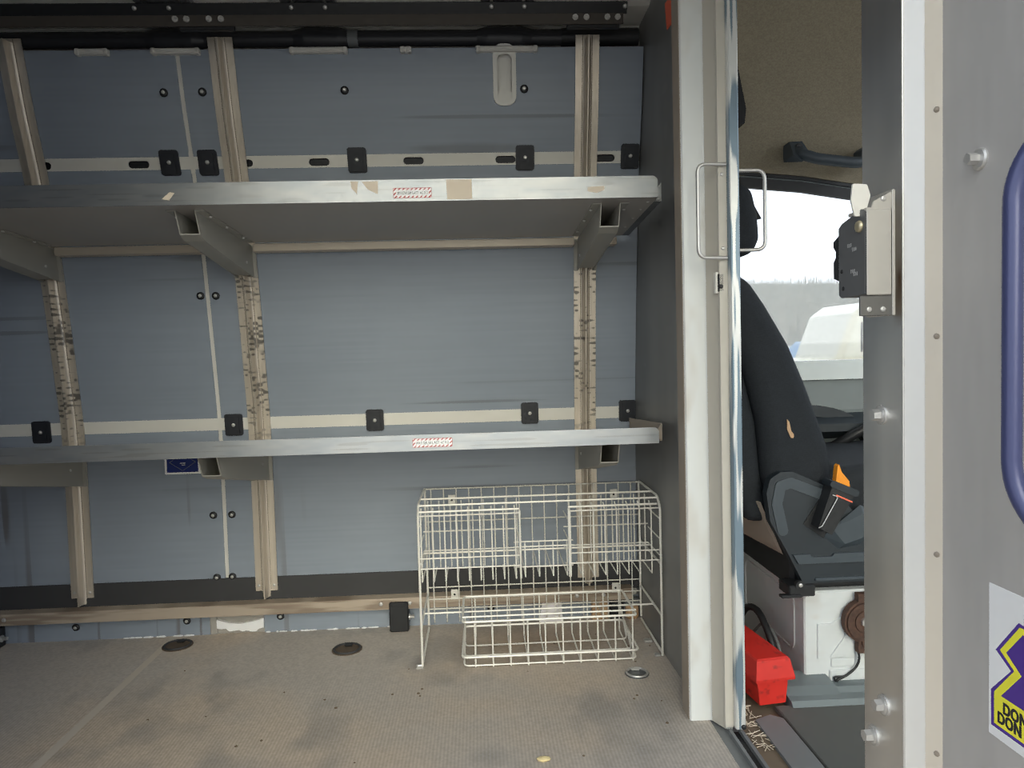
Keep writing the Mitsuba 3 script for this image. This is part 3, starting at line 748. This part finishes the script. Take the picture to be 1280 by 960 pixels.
for yy, zz, s in ((0.926, 1.046, 0.005), (0.915, 1.040, 0.006), (0.918, 1.012, 0.005), (0.910, 1.008, 0.004)):
    obj('cast_mark', cat([cbox(XA - 0.0004, XA, yy - s + i * 0.004, yy - s + i * 0.004 + 0.002, zz - 0.002, zz + 0.003) for i in range(3)]), 'm_lockmark', t)
obj('case_screw', dome([XA, 0.946, 1.015], 0.003, 0.001, [-1, 0, 0], 8), 'm_black', t)
obj('case_screw', dome([XA, 0.942, 0.992], 0.003, 0.001, [-1, 0, 0], 8), 'm_black', t)

xh = 0.512
gh = fillet([(0.562, 0.635, 1.128), (xh, 0.660, 1.128), (xh, 0.662, 0.735), (0.562, 0.635, 0.735)], 0.034, 10)
gh = fillet([(0.562, 0.615, 1.135), (0.538, 0.628, 1.135), (xh, 0.668, 1.080), (xh, 0.668, 0.768), (0.538, 0.628, 0.712), (0.562, 0.615, 0.712)], 0.05, 9)
t = thing('grab_handle', 'thick violet-blue tubular grab handle on the near grey bulkhead sheet', 'handle')
obj('bar', tube(gh, 0.0088, 20), 'm_handle', t, True)
obj('flange', cat(disc([0.5665, 0.615, 1.135], 0.02, 0.004, [-1, 0, 0], 20), disc([0.5665, 0.615, 0.712], 0.02, 0.004, [-1, 0, 0], 20)), 'm_handle', t)

t = thing('warning_sticker', 'white sticker with a yellow and purple angular shape below the blue handle', 'sticker')
Y0, Y1 = 0.7715, 0.600  # reads from far (left) to near (right)
Z0, Z1 = 0.4755, 0.6473


def stk(poly, off):
    q = [(Y0 - u, z) for u, z in poly]
    return ext_x(q, 0.5665 - off, 0.5668)


obj('sheet', stk([(0, Z0), (Y0 - Y1, Z0), (Y0 - Y1, Z1), (0, Z1)], 0.0006), 'm_white', t)
SYM = lambda L_: L_ + [(2 * 0.0857 - u_, z_) for u_, z_ in L_[::-1]]
po = Polygon(SYM([(0.0042, 0.4865), (0.0035, 0.5269), (0.0339, 0.5606), (0.0108, 0.5752), (0.0446, 0.6177), (0.052, 0.6167), (0.052, 0.629), (0.060, 0.629)]))
obj('purple_outline', stk(list(po.exterior.coords)[:-1], 0.0009), 'm_purple', t)
py_ = Polygon(SYM([(0.0091, 0.4908), (0.0090, 0.5268), (0.0389, 0.5628), (0.0176, 0.5774), (0.0465, 0.6135), (0.056, 0.6140), (0.056, 0.624), (0.062, 0.624)]))
obj('yellow_band', stk(list(py_.exterior.coords)[:-1], 0.0012), 'm_yellow', t)
inner = Polygon(SYM([(0.0199, 0.5267), (0.0501, 0.5621), (0.0276, 0.5784), (0.0511, 0.6069)]))
obj('purple_field', stk(list(inner.exterior.coords)[:-1], 0.0015), 'm_purple', t)
for i, (u, z) in enumerate(((0.0217, 0.5085), (0.0136, 0.4950))):
    tm = meshkit.text_mesh('DON', 0.0118, 0.0006, bold=True)
    tm = cat([tm.copy().apply_translation([a, b, 0]) for a in (0, 0.0007) for b in (0, 0.0006)])
    v = np.array(tm.vertices)
    kk = obj('lettering', trimesh.Trimesh(np.stack([0.5651 - v[:, 2] * 0.4 + 0.0001, Y0 - u - v[:, 0], z + v[:, 1]], 1), tm.faces, process=False), 'm_ink', t)

# ------------------------------------------------------------------ the cab
wc = struct('wall_cab', 'inside of the cab on the far side with door and window')
wy = 2.40
win = Polygon([(0.72, 0.868), (1.70, 0.842), (1.70, 1.20), (1.62, 1.33), (1.45, 1.385), (1.313, 1.418), (1.10, 1.452), (0.907, 1.470), (0.72, 1.478)]).buffer(-0.02).buffer(0.02)
outer = Polygon([(0.60, -0.3), (2.1, -0.3), (2.1, 0.9), (1.75, 1.5), (0.60, 1.53)])
obj('door_shell', ext_y(outer.difference(win), wy, wy + 0.05), 'm_doorcard', wc)
obj('window_seal', cat(ext_y(win.buffer(0.010).difference(win.buffer(-0.024)).difference(sbox(0.5, 0.7, 2.0, 0.91)), wy - 0.012, wy + 0.002), ext_y(win.buffer(0.028).difference(win.buffer(0.018)), wy - 0.008, wy)), 'm_black', wc, False, 'black rubber window seal')
w1 = struct('window_1', 'dusty side window of the cab door')
ut = sbox(0.62, 1.36, 1.9, 1.515).difference(win.buffer(0.030))
obj('upper_trim', cat([ext_y(g_, wy - 0.009, wy - 0.001) for g_ in getattr(ut, 'geoms', [ut])]), 'm_head', wc, False, 'beige lining edge above the window')
obj('pane', cbox(0.70, 1.72, wy + 0.02, wy + 0.0205, 0.82, 1.50), 'm_glass', w1)
obj('window_sill', ext_x([(2.33, 0.800), (2.345, 0.812), (2.40, 0.862), (2.46, 0.862), (2.46, 0.80)], 0.64, 2.0), 'm_sill', wc, False, 'pale window sill')
ib = ext_x([(2.345, 0.80), (2.325, 0.70), (2.33, 0.66), (2.345, 0.64), (2.345, 0.0), (2.40, 0.0), (2.40, 0.80)], 0.64, 2.0)
obj('door_card', ib, 'm_doorcard', wc)
arc = [(1.08 + 0.24 * math.cos(a), 0.50 + 0.20 * math.sin(a)) for a in np.linspace(0.15, math.pi * 0.8, 18)]
obj('arm_rest', cat(ext_y(LineString(arc).buffer(0.018), 2.30, 2.345), ext_x([(2.26, 0.66), (2.26, 0.635), (2.35, 0.60), (2.35, 0.70)], 1.05, 1.8)), 'm_plastic', wc, 30)
obj('door_pull', tube(fillet([(1.14, 2.27, 0.585), (1.20, 2.24, 0.63), (1.30, 2.22, 0.68), (1.40, 2.23, 0.70)], 0.03), 0.016, 10), 'm_black', wc, True)
hp = [(2.455, 1.50), (2.425, 1.49), (2.405, 1.49), (2.375, 1.56), (2.33, 1.68), (2.26, 1.82), (2.12, 1.98), (1.9, 2.07), (1.5, 2.1), (1.1, 2.07), (0.85, 1.98), (0.7, 1.75)]
hc = struct('ceiling_cab', 'beige fabric roof lining of the cab')
obj('lining', ext_x(LineString(hp).buffer(0.006, cap_style=2), 0.612, 2.0), 'm_head', hc, 35)
obj('pillar_cover', ext_z([(0.612, 2.36), (0.74, 2.385), (0.735, 2.41), (0.612, 2.41)], 0.85, 1.50), 'm_greyplastic', hc)
# the rest of the cab shell: near door with open window, windscreen frame, dash
wk = struct('wall_cab_near', 'near side of the cab with its door standing open')
obj('door_shell', cat(cbox(0.66, 2.0, 0.5, 0.56, -0.3, -0.02), cbox(0.66, 0.74, 0.5, 0.58, 0.86, 1.95), cbox(0.66, 2.0, 0.55, 0.65, 1.55, 1.75)), 'm_doorcard', wk)
obj('dashboard', cbox(1.75, 2.05, 0.56, 2.38, 0.0, 0.86, 0.06), 'm_plastic', wk)
fc = struct('floor_cab', 'dark ribbed rubber mat and grey sill of the cab floor')
obj('mat', cbox(0.735, 1.9, 0.56, 1.775, -0.02, -0.004, 0.003), 'm_mat', fc)
obj('sub_floor', cbox(0.612, 1.9, 0.56, 2.40, -0.05, -0.02), 'm_dirt', fc)
obj('sill_plate', ext_z([(0.655, 1.70), (0.70, 1.72), (0.725, 1.70), (0.725, 0.9), (0.655, 0.9)], -0.02, 0.002), 'm_greyplastic', fc)
obj('side_gap', cbox(0.612, 0.655, 0.9, 2.38, -0.02, -0.006), 'm_dirt', fc)
obj('moulding', ext_x([(1.755, -0.006), (1.768, 0.008), (1.79, 0.010), (1.82, 0.022), (1.895, 0.028), (1.895, -0.02), (1.755, -0.02)], 0.775, 0.915), 'm_teal', fc, False, 'grey-green moulded trim')
obj('moulding', ext_x([(1.755, -0.006), (1.768, 0.008), (1.80, 0.008), (1.815, 0.018), (1.83, 0.008), (1.895, 0.010), (1.895, -0.02), (1.755, -0.02)], 0.915, 1.6), 'm_teal', fc)
deb = []
for i in range(60):
    a = rng.uniform(0, 3.1)
    c = np.array([rng.uniform(0.615, 0.665), rng.uniform(1.58, 1.80), -0.003])
    l = rng.uniform(0.006, 0.02)
    deb.append(seg(c - l * np.array([math.cos(a), math.sin(a), 0]), c + l * np.array([math.cos(a), math.sin(a), 0.08]), 0.0011, 4))
kd = obj('dry_debris', cat(deb), 'm_tape')
labels[kd] = {'label': 'dry straw-like debris on the sill beside the red toolbox', 'category': 'debris', 'kind': 'stuff'}

# seat box
t = thing('seat_box', 'white metal box carrying the driver seat', 'seat base')
by = 1.872
obj('body', cbox(0.858, 1.5, by, 2.34, -0.02, 0.254, 0.004), 'm_seatbox', t)
fr = rrect(1.93, 2.30, 0.065, 0.225, 0.03)
obj('side_pressing', ext_x(fr.difference(fr.buffer(-0.006)), 0.855, 0.859), 'm_seatbox', t)
obj('front_pressing', cat(ext_y([(0.893, 0.07), (0.935, 0.07), (0.965, 0.10), (0.965, 0.185), (0.93, 0.165), (0.893, 0.165)], by - 0.005, by + 0.002), ext_y([(0.925, 0.075), (0.99, 0.075), (0.99, 0.150), (0.98, 0.15)], by - 0.009, by), cbox(0.93, 0.995, by - 0.004, by, 0.045, 0.068, 0.002), cbox(0.925, 1.2, by - 0.006, by, -0.005, 0.038, 0.004)), 'm_seatbox', t)
obj('bolt_hole', disc([0.868, by, 0.247], 0.004, 0.0006, [0, -1, 0]), 'm_black', t)
t = thing('belt_retractor', 'rusty round seat belt retractor on the white seat box', 'retractor')
cx, cz = 1.012, 0.176
pl = Point(cx, cz).buffer(0.058, quad_segs=10).union(sbox(cx - 0.02, cz - 0.085, cx + 0.08, cz - 0.03)).union(sbox(cx - 0.02, cz + 0.03, cx + 0.05, cz + 0.075))
obj('plate', ext_y(pl, by - 0.030, by - 0.010), 'm_rust', t)
obj('ring', ext_y(Point(cx, cz).buffer(0.052).difference(Point(cx, cz).buffer(0.040)), by - 0.036, by - 0.028), 'm_rust', t)
obj('ring', ext_y(Point(cx + 0.004, cz - 0.055).buffer(0.016).difference(Point(cx + 0.004, cz - 0.055).buffer(0.008)), by - 0.035, by - 0.028), 'm_rust', t)
obj('hub', disc([cx, by - 0.029, cz], 0.030, 0.005, [0, -1, 0], 18), 'm_rust', t)
obj('hub_bolt', disc([cx - 0.004, by - 0.034, cz + 0.002], 0.013, 0.009, [0, -1, 0], 6), 'm_bolt', t)
cp = [(0.995, by - 0.014, 0.100), (1.004, by - 0.014, 0.072), (0.995, by - 0.012, 0.045), (0.965, by - 0.012, 0.022), (0.935, by - 0.012, 0.012), (0.955, by - 0.012, -0.002), (0.985, by - 0.02, -0.004)]
single('seat_wire', cat(tube(fillet(cp, 0.02, 5), 0.0032, 8), tube(fillet([(0.965, by - 0.012, 0.022), (0.930, by - 0.012, 0.022), (0.945, by - 0.012, 0.0)], 0.01, 5), 0.0028, 8)), 'm_black', 'black wire hanging down from the rusty retractor', 'wire', True)


def rounded_slab(outline, y0, y1, r, m, parent, name, label=None, steps=4):
    """slab of an (x, z) outline between y0 and y1 with rounded long edges"""
    base = Polygon(outline)
    pts = []
    parts_ = []
    ys = []
    for i in range(steps + 1):
        a = math.pi / 2 * i / steps
        ys.append((r * (1 - math.sin(a)), r * (1 - math.cos(a))))
    # ring sections from y0 rounded to flat and back
    N = 96

    def ringpts(inset):
        q = base.buffer(-r).buffer(r - inset, quad_segs=8)
        L_ = q.exterior
        st = L_.project(Point(base.centroid.x, q.bounds[3] + 1))
        return np.array([L_.interpolate((st + L_.length * k / N) % L_.length).coords[0] for k in range(N)])
    rings = []
    for i in range(steps + 1):
        a = math.pi / 2 * i / steps
        rings.append((y0 + r * (1 - math.sin(a)), ringpts(r * (1 - math.cos(a)))))
    rings = rings[::-1]
    rings += [(y1 - (y - y0), p_) for y, p_ in rings[::-1]]
    V = np.vstack([np.stack([p_[:, 0], np.full(N, y), p_[:, 1]], 1) for y, p_ in rings])
    F = []
    for i in range(len(rings) - 1):
        for k in range(N):
            k2 = (k + 1) % N
            F += [[i * N + k, i * N + k2, (i + 1) * N + k2], [i * N + k, (i + 1) * N + k2, (i + 1) * N + k]]
    for i, rv in ((0, False), (len(rings) - 1, True)):
        cap = extr(Polygon(rings[i][1]), 1.0)
        cv, cf = np.array(cap.vertices), np.array(cap.faces)
        from scipy.spatial import cKDTree
        idx = cKDTree(rings[i][1]).query(cv[:, :2])[1] + i * N
        F += [list(idx[f]) for f in cf if np.all(cv[f][:, 2] < 0.5)]
    mm = trimesh.Trimesh(V, F, process=False)
    trimesh.repair.fix_normals(mm)
    return obj(name, mm, m, parent, 40, label)


t = thing('driver_seat', 'black fabric driver seat with headrest seen through the cab doorway', 'seat')
back = [(0.60, 1.10), (0.64, 1.128), (0.69, 1.115), (0.727, 1.088), (0.767, 1.03), (0.831, 0.92), (0.873, 0.82), (0.915, 0.705), (0.937, 0.64), (0.945, 0.57), (0.93, 0.48), (0.78, 0.48), (0.755, 0.56), (0.742, 0.71), (0.712, 0.84), (0.66, 0.99), (0.61, 1.07)]
rounded_slab(back, 1.865, 2.335, 0.045, 'm_fabric', t, 'backrest')
shell = [(0.585, 1.06), (0.63, 1.07), (0.715, 0.84), (0.745, 0.71), (0.757, 0.56), (0.80, 0.44), (0.72, 0.44), (0.68, 0.55), (0.665, 0.70), (0.64, 0.86)]
rounded_slab(shell, 1.895, 2.305, 0.025, 'm_fabric', t, 'back_shell', 'dark plastic rear shell')
obj('rear_valance', trimesh.convex.convex_hull(np.array([(0.735, 1.90, 0.50), (0.795, 1.89, 0.368), (0.805, 1.88, 0.355), (0.745, 1.88, 0.50), (0.66, 2.30, 0.50), (0.715, 2.30, 0.385), (0.73, 2.30, 0.375), (0.70, 2.30, 0.5)])), 'm_brown', t, False, 'scuffed dusty lower rear cover')
rounded_slab([(0.69, 1.175), (0.735, 1.165), (0.775, 1.178), (0.792, 1.215), (0.788, 1.28), (0.772, 1.35), (0.74, 1.375), (0.69, 1.36), (0.675, 1.26)], 1.96, 2.24, 0.04, 'm_fabric', t, 'headrest')
for yy in (2.04, 2.16):
    obj('headrest_post', seg((0.70, yy, 1.10), (0.725, yy, 1.19), 0.006, 8), 'm_bolt', t)
cush = [(0.86, 0.47), (0.90, 0.555), (0.97, 0.585), (1.15, 0.60), (1.32, 0.60), (1.37, 0.57), (1.36, 0.50), (1.30, 0.45), (0.90, 0.44)]
rounded_slab(cush, 1.875, 2.325, 0.04, 'm_fabric', t, 'cushion')
cov = Polygon([(0.748, 0.53), (0.758, 0.567), (0.786, 0.585), (0.818, 0.585), (0.926, 0.535), (0.985, 0.470), (1.30, 0.470), (1.34, 0.44), (1.34, 0.285), (0.845, 0.285), (0.80, 0.375), (0.757, 0.455)]).buffer(-0.008).buffer(0.008)
kcv = obj('side_cover', ext_y(cov, 1.846, 1.875), 'm_plastic', t, False, 'grey plastic side cover')
rimline = LineString([(0.79, 0.43), (0.775, 0.50), (0.785, 0.548), (0.812, 0.556), (0.90, 0.520), (0.93, 0.505)])
obj('raised_rim', ext_y(rimline.buffer(0.014), 1.843, 1.847), 'm_plasticlight', kcv)
obj('lower_step', cat(ext_y([(0.815, 0.365), (0.86, 0.365), (0.866, 0.357), (0.92, 0.357), (0.926, 0.365), (1.34, 0.365), (1.34, 0.34), (0.83, 0.34)], 1.838, 1.848), cbox(0.875, 1.34, 1.838, 1.848, 0.292, 0.300, 0.002)), 'm_plasticlight', kcv)
obj('recess', ext_y([(0.845, 0.445), (0.90, 0.405), (0.935, 0.48), (0.94, 0.535), (0.905, 0.535)], 1.8435, 1.8465), 'm_black', kcv)
obj('armrest_pocket', trimesh.convex.convex_hull(np.array([(0.915, 1.83, 0.435), (1.0, 1.83, 0.470), (1.04, 1.83, 0.455), (0.995, 1.83, 0.405), (0.95, 1.83, 0.392), (0.90, 1.846, 0.41), (1.0, 1.846, 0.49), (1.06, 1.846, 0.46), (1.0, 1.846, 0.385), (0.94, 1.846, 0.375)])), 'm_plasticlight', kcv)
obj('tilt_joint', cat(disc([0.829, 1.84, 0.285], 0.013, 0.012, [0, -1, 0], 14), cbox(0.80, 0.87, 1.83, 1.90, 0.255, 0.285, 0.003), cbox(0.775, 0.83, 1.82, 1.84, 0.256, 0.264, 0.002)), 'm_black', t)
obj('tilt_bolt', dome([0.829, 1.828, 0.287], 0.006, 0.003, [0, -1, 0], 8), 'm_bolt', t)
obj('under_frame', cbox(0.83, 1.36, 1.89, 2.33, 0.254, 0.45, 0.01), 'm_black', t)
kb = obj('belt_buckle', trimesh.convex.convex_hull(np.array([(0.865, 1.80, 0.445), (0.90, 1.80, 0.425), (0.965, 1.80, 0.535), (0.905, 1.80, 0.560), (0.865, 1.843, 0.445), (0.90, 1.843, 0.425), (0.965, 1.843, 0.535), (0.905, 1.843, 0.560)])), 'm_black', t, False, 'black seat belt buckle')
obj('buckle_mouth', ext_y(LineString([(0.905, 0.557), (0.963, 0.532)]).buffer(0.009), 1.797, 1.845), 'm_plastic', kb)
obj('red_button', ext_y(LineString([(0.913, 0.528), (0.952, 0.510)]).buffer(0.002), 1.797, 1.80), 'm_redsticker', kb)
obj('wire_loop', tube(fillet([(0.90, 1.796, 0.53), (0.915, 1.795, 0.525), (0.872, 1.795, 0.45), (0.865, 1.80, 0.445)], 0.01), 0.0015, 6), 'm_bolt', kb)
obj('orange_flap', ext_y(Polygon([(0.918, 0.548), (0.924, 0.60), (0.928, 0.605), (0.935, 0.585), (0.955, 0.56), (0.957, 0.533)]), 1.815, 1.835), 'm_orange', t, False, 'orange flap above the buckle')
obj('tear', ext_y([(0.812, 0.722), (0.818, 0.715), (0.823, 0.690), (0.830, 0.682), (0.829, 0.672), (0.822, 0.672), (0.812, 0.695)], 1.8615, 1.866), 'm_wood', t, False, 'small tear showing orange foam')

# belt, cab grab handle
st = [(0.80, 2.30, 1.60), (0.84, 2.27, 1.43), (0.895, 2.24, 1.312)]
t = thing('seat_belt', 'black seat belt strap hanging from the cab pillar above the headrest', 'seat belt')
obj('webbing', trimesh.convex.convex_hull(np.array([(0.80, 2.29, 1.50), (0.825, 2.29, 1.50), (0.880, 2.25, 1.312), (0.905, 2.25, 1.318), (0.80, 2.293, 1.50), (0.825, 2.293, 1.50), (0.880, 2.254, 1.312), (0.905, 2.254, 1.318)])), 'm_black', t)
obj('upper_guide', trimesh.convex.convex_hull(np.array([(0.80, 2.25, 1.78), (0.835, 2.25, 1.79), (0.860, 2.25, 1.66), (0.855, 2.25, 1.615), (0.80, 2.25, 1.60), (0.80, 2.30, 1.78), (0.835, 2.30, 1.79), (0.860, 2.30, 1.66), (0.855, 2.30, 1.615), (0.80, 2.30, 1.60)])), 'm_black', t)
obj('lower_strap', trimesh.convex.convex_hull(np.array([(0.81, 2.29, 1.62), (0.83, 2.29, 1.62), (0.80, 2.29, 1.48), (0.825, 2.29, 1.48), (0.81, 2.293, 1.62), (0.83, 2.293, 1.62), (0.80, 2.293, 1.48), (0.825, 2.293, 1.48)])), 'm_black', t)
t = thing('ceiling_handle', 'dark grey plastic grab handle on the cab roof lining above the window', 'handle')
hpth = fillet([(1.048, 2.325, 1.552), (1.055, 2.285, 1.525), (1.10, 2.275, 1.508), (1.22, 2.275, 1.494), (1.275, 2.285, 1.500), (1.285, 2.33, 1.525)], 0.02, 5)
obj('bar', tube(hpth, 0.0175, 14), 'm_plasticlight', t, True)
obj('foot', trimesh.convex.convex_hull(np.array([(1.028, 2.32, 1.575), (1.07, 2.32, 1.577), (1.085, 2.30, 1.535), (1.05, 2.275, 1.50), (1.025, 2.285, 1.525), (1.028, 2.37, 1.575), (1.07, 2.37, 1.577), (1.085, 2.36, 1.52), (1.025, 2.36, 1.52)])), 'm_plasticlight', t)
obj('foot_cap', disc([1.052, 2.305, 1.556], 0.010, 0.006, [0, -1, -0.3], 12), 'm_black', t)
obj('foot', cbox(1.262, 1.30, 2.30, 2.37, 1.505, 1.555, 0.01), 'm_plasticlight', t)

# red toolbox and the black hose behind it
t = thing('red_toolbox', 'scuffed red metal toolbox on the cab floor beside the sliding door', 'toolbox')
c0, u, w_ = np.array([0.683, 1.765]), np.array([0.990, 0.14]), np.array([-0.14, 0.990])


def tb(pts):
    return trimesh.convex.convex_hull(np.array([[*(c0 + u * a + w_ * b), z] for a, b, z in pts]))


obj('body', tb([(a, b, 0.0) for a in (0.012, 0.084) for b in (0.004, 0.36)] + [(a, b, 0.064) for a in (0.004, 0.090) for b in (0.002, 0.36)]), 'm_red', t)
obj('lid', tb([(a, b, 0.066) for a in (-0.006, 0.102) for b in (-0.012, 0.37)] + [(a, b, 0.073) for a in (-0.006, 0.102) for b in (-0.012, 0.37)] + [(a, b, 0.118) for a in (0.0, 0.092) for b in (-0.004, 0.36)] + [(a, b, 0.122) for a in (0.004, 0.088) for b in (0.002, 0.355)]), 'm_red', t)
obj('gap', tb([(a, b, z) for a in (0.004, 0.091) for b in (-0.001, 0.36) for z in (0.0625, 0.0672)]), 'm_black', t)
hs = fillet([(0.77, 2.20, 0.02), (0.79, 2.10, 0.14), (0.795, 2.03, 0.15), (0.80, 1.96, 0.10), (0.808, 1.92, 0.02)], 0.05, 8)
single('black_hose', tube(hs, 0.010, 10), 'm_black', 'black rubber hose arching behind the red toolbox', 'hose', True)
hs = fillet([(0.80, 2.15, 0.01), (0.818, 2.05, 0.11), (0.826, 1.98, 0.09), (0.832, 1.93, 0.0)], 0.04, 8)
single('grey_cable', tube(hs, 0.0045, 8), 'm_greyplastic', 'thin grey cable beside the black hose', 'cable', True)

# ------------------------------------------------------------------ outside
gd = struct('ground', 'grey asphalt yard around the van')
obj('asphalt', cbox(-250, 250, -120, 320, -0.9, -0.6), 'm_ground', gd)
hg = struct('hill', 'low wooded hill far beyond the cab window')
gx, gy = np.linspace(-120, 260, 96), np.linspace(90, 200, 16)
V = []
for j, yv in enumerate(gy):
    for xv in gx:
        s = math.sin(min(1.0, (yv - 90) / 80) * math.pi / 2)
        V.append((xv, yv, -0.7 + s * (13.5 + 3.0 * meshkit.fbm(np.array([xv * 0.02, yv * 0.02, 0.0])))))
F = []
for j in range(len(gy) - 1):
    for i in range(len(gx) - 1):
        a = j * len(gx) + i
        F += [[a, a + 1, a + 1 + len(gx)], [a, a + 1 + len(gx), a + len(gx)]]
obj('slope', trimesh.Trimesh(np.array(V), F, process=False), 'm_hill', hg, True)
tv, tf = [], []
for i in range(5200):
    yv = 92 + 85 * rng.random() ** 0.8
    xv = yv * rng.uniform(0.25, 0.75)
    s = math.sin(min(1.0, (yv - 90) / 80) * math.pi / 2)
    zb_ = -0.8 + s * 13.5
    h_, r_ = rng.uniform(2.0, 4.5), rng.uniform(0.04, 0.15)
    b0 = len(tv)
    for k in range(3):
        a = k * 2.094 + i
        tv.append((xv + r_ * math.cos(a), yv + r_ * math.sin(a), zb_))
    tv.append((xv + rng.uniform(-0.2, 0.2), yv, zb_ + h_))
    tf += [[b0, b0 + 1, b0 + 3], [b0 + 1, b0 + 2, b0 + 3], [b0 + 2, b0, b0 + 3]]
kd = obj('bare_forest', trimesh.Trimesh(np.array(tv), tf, process=False), 'm_trunk')
labels[kd] = {'label': 'bare grey-brown trees covering the far hillside', 'category': 'trees', 'kind': 'stuff'}


def car(x, y, L_, H, m, lb, z0=-0.6):
    t_ = thing('parked_car', lb, 'car')
    pr = Polygon([(0, 0.25), (0.02, 0.75), (0.18, 0.88), (1.0, 0.95), (1.75, H), (L_ - 1.2, H), (L_ - 0.35, 0.98), (L_ - 0.02, 0.92), (L_, 0.3), (L_ - 0.2, 0.22), (0.2, 0.22)]).buffer(-0.08).buffer(0.08)
    mm = ext_y(pr, 0, 1.75)
    mm.apply_translation([x, y, z0])
    obj('body', mm, m, t_)
    gw = ext_y([(1.25, 0.98), (1.82, H - 0.1), (L_ - 1.25, H - 0.1), (L_ - 0.6, 1.0)], -0.01, 1.76)
    gw.apply_translation([x, y, z0])
    obj('window_band', gw, 'm_carglass', t_)
    for wx in (0.85, L_ - 0.85):
        c_ = disc([x + wx, y - 0.02, z0 + 0.31], 0.31, 0.2, [0, 1, 0], 18)
        obj('wheel', c_, 'm_rubber', t_)
    return t_


car(11.4, 27.5, 4.2, 1.62, 'm_carblue', 'blue car parked in the yard outside the cab window')
car(16.0, 41.0, 4.4, 1.45, 'm_cargrey', 'pale grey car parked behind the blue car')
car(20.5, 47.0, 4.4, 1.50, 'm_carwhite', 'white car parked farthest off at the foot of the hill')
t = thing('parked_van', 'white van parked outside, seen through the cab window', 'van')
vp = Polygon([(0, 0.35), (0.0, 0.9), (0.10, 1.10), (0.55, 1.20), (0.92, 2.15), (1.25, 2.38), (5.2, 2.42), (5.25, 0.35)]).buffer(-0.06).buffer(0.06)
vx, vy = 7.05, 15.0
mm = ext_y(vp, 0, 1.95)
mm.apply_translation([vx, vy, -0.6])
obj('body', mm, 'm_carwhite', t)
mm = ext_y([(0.72, 1.22), (1.02, 2.05), (1.25, 2.14), (1.75, 2.14), (1.75, 1.22)], -0.012, 0.0)
mm.apply_translation([vx, vy, -0.6])
obj('side_window', mm, 'm_carglass', t)
obj('door_gap', cbox(vx + 1.10, vx + 1.14, vy - 0.02, vy - 0.012, 0.72, 1.35), 'm_black', t)
for wx in (0.9, 4.2):
    obj('wheel', disc([vx + wx, vy - 0.02, -0.26], 0.34, 0.22, [0, 1, 0], 18), 'm_rubber', t)
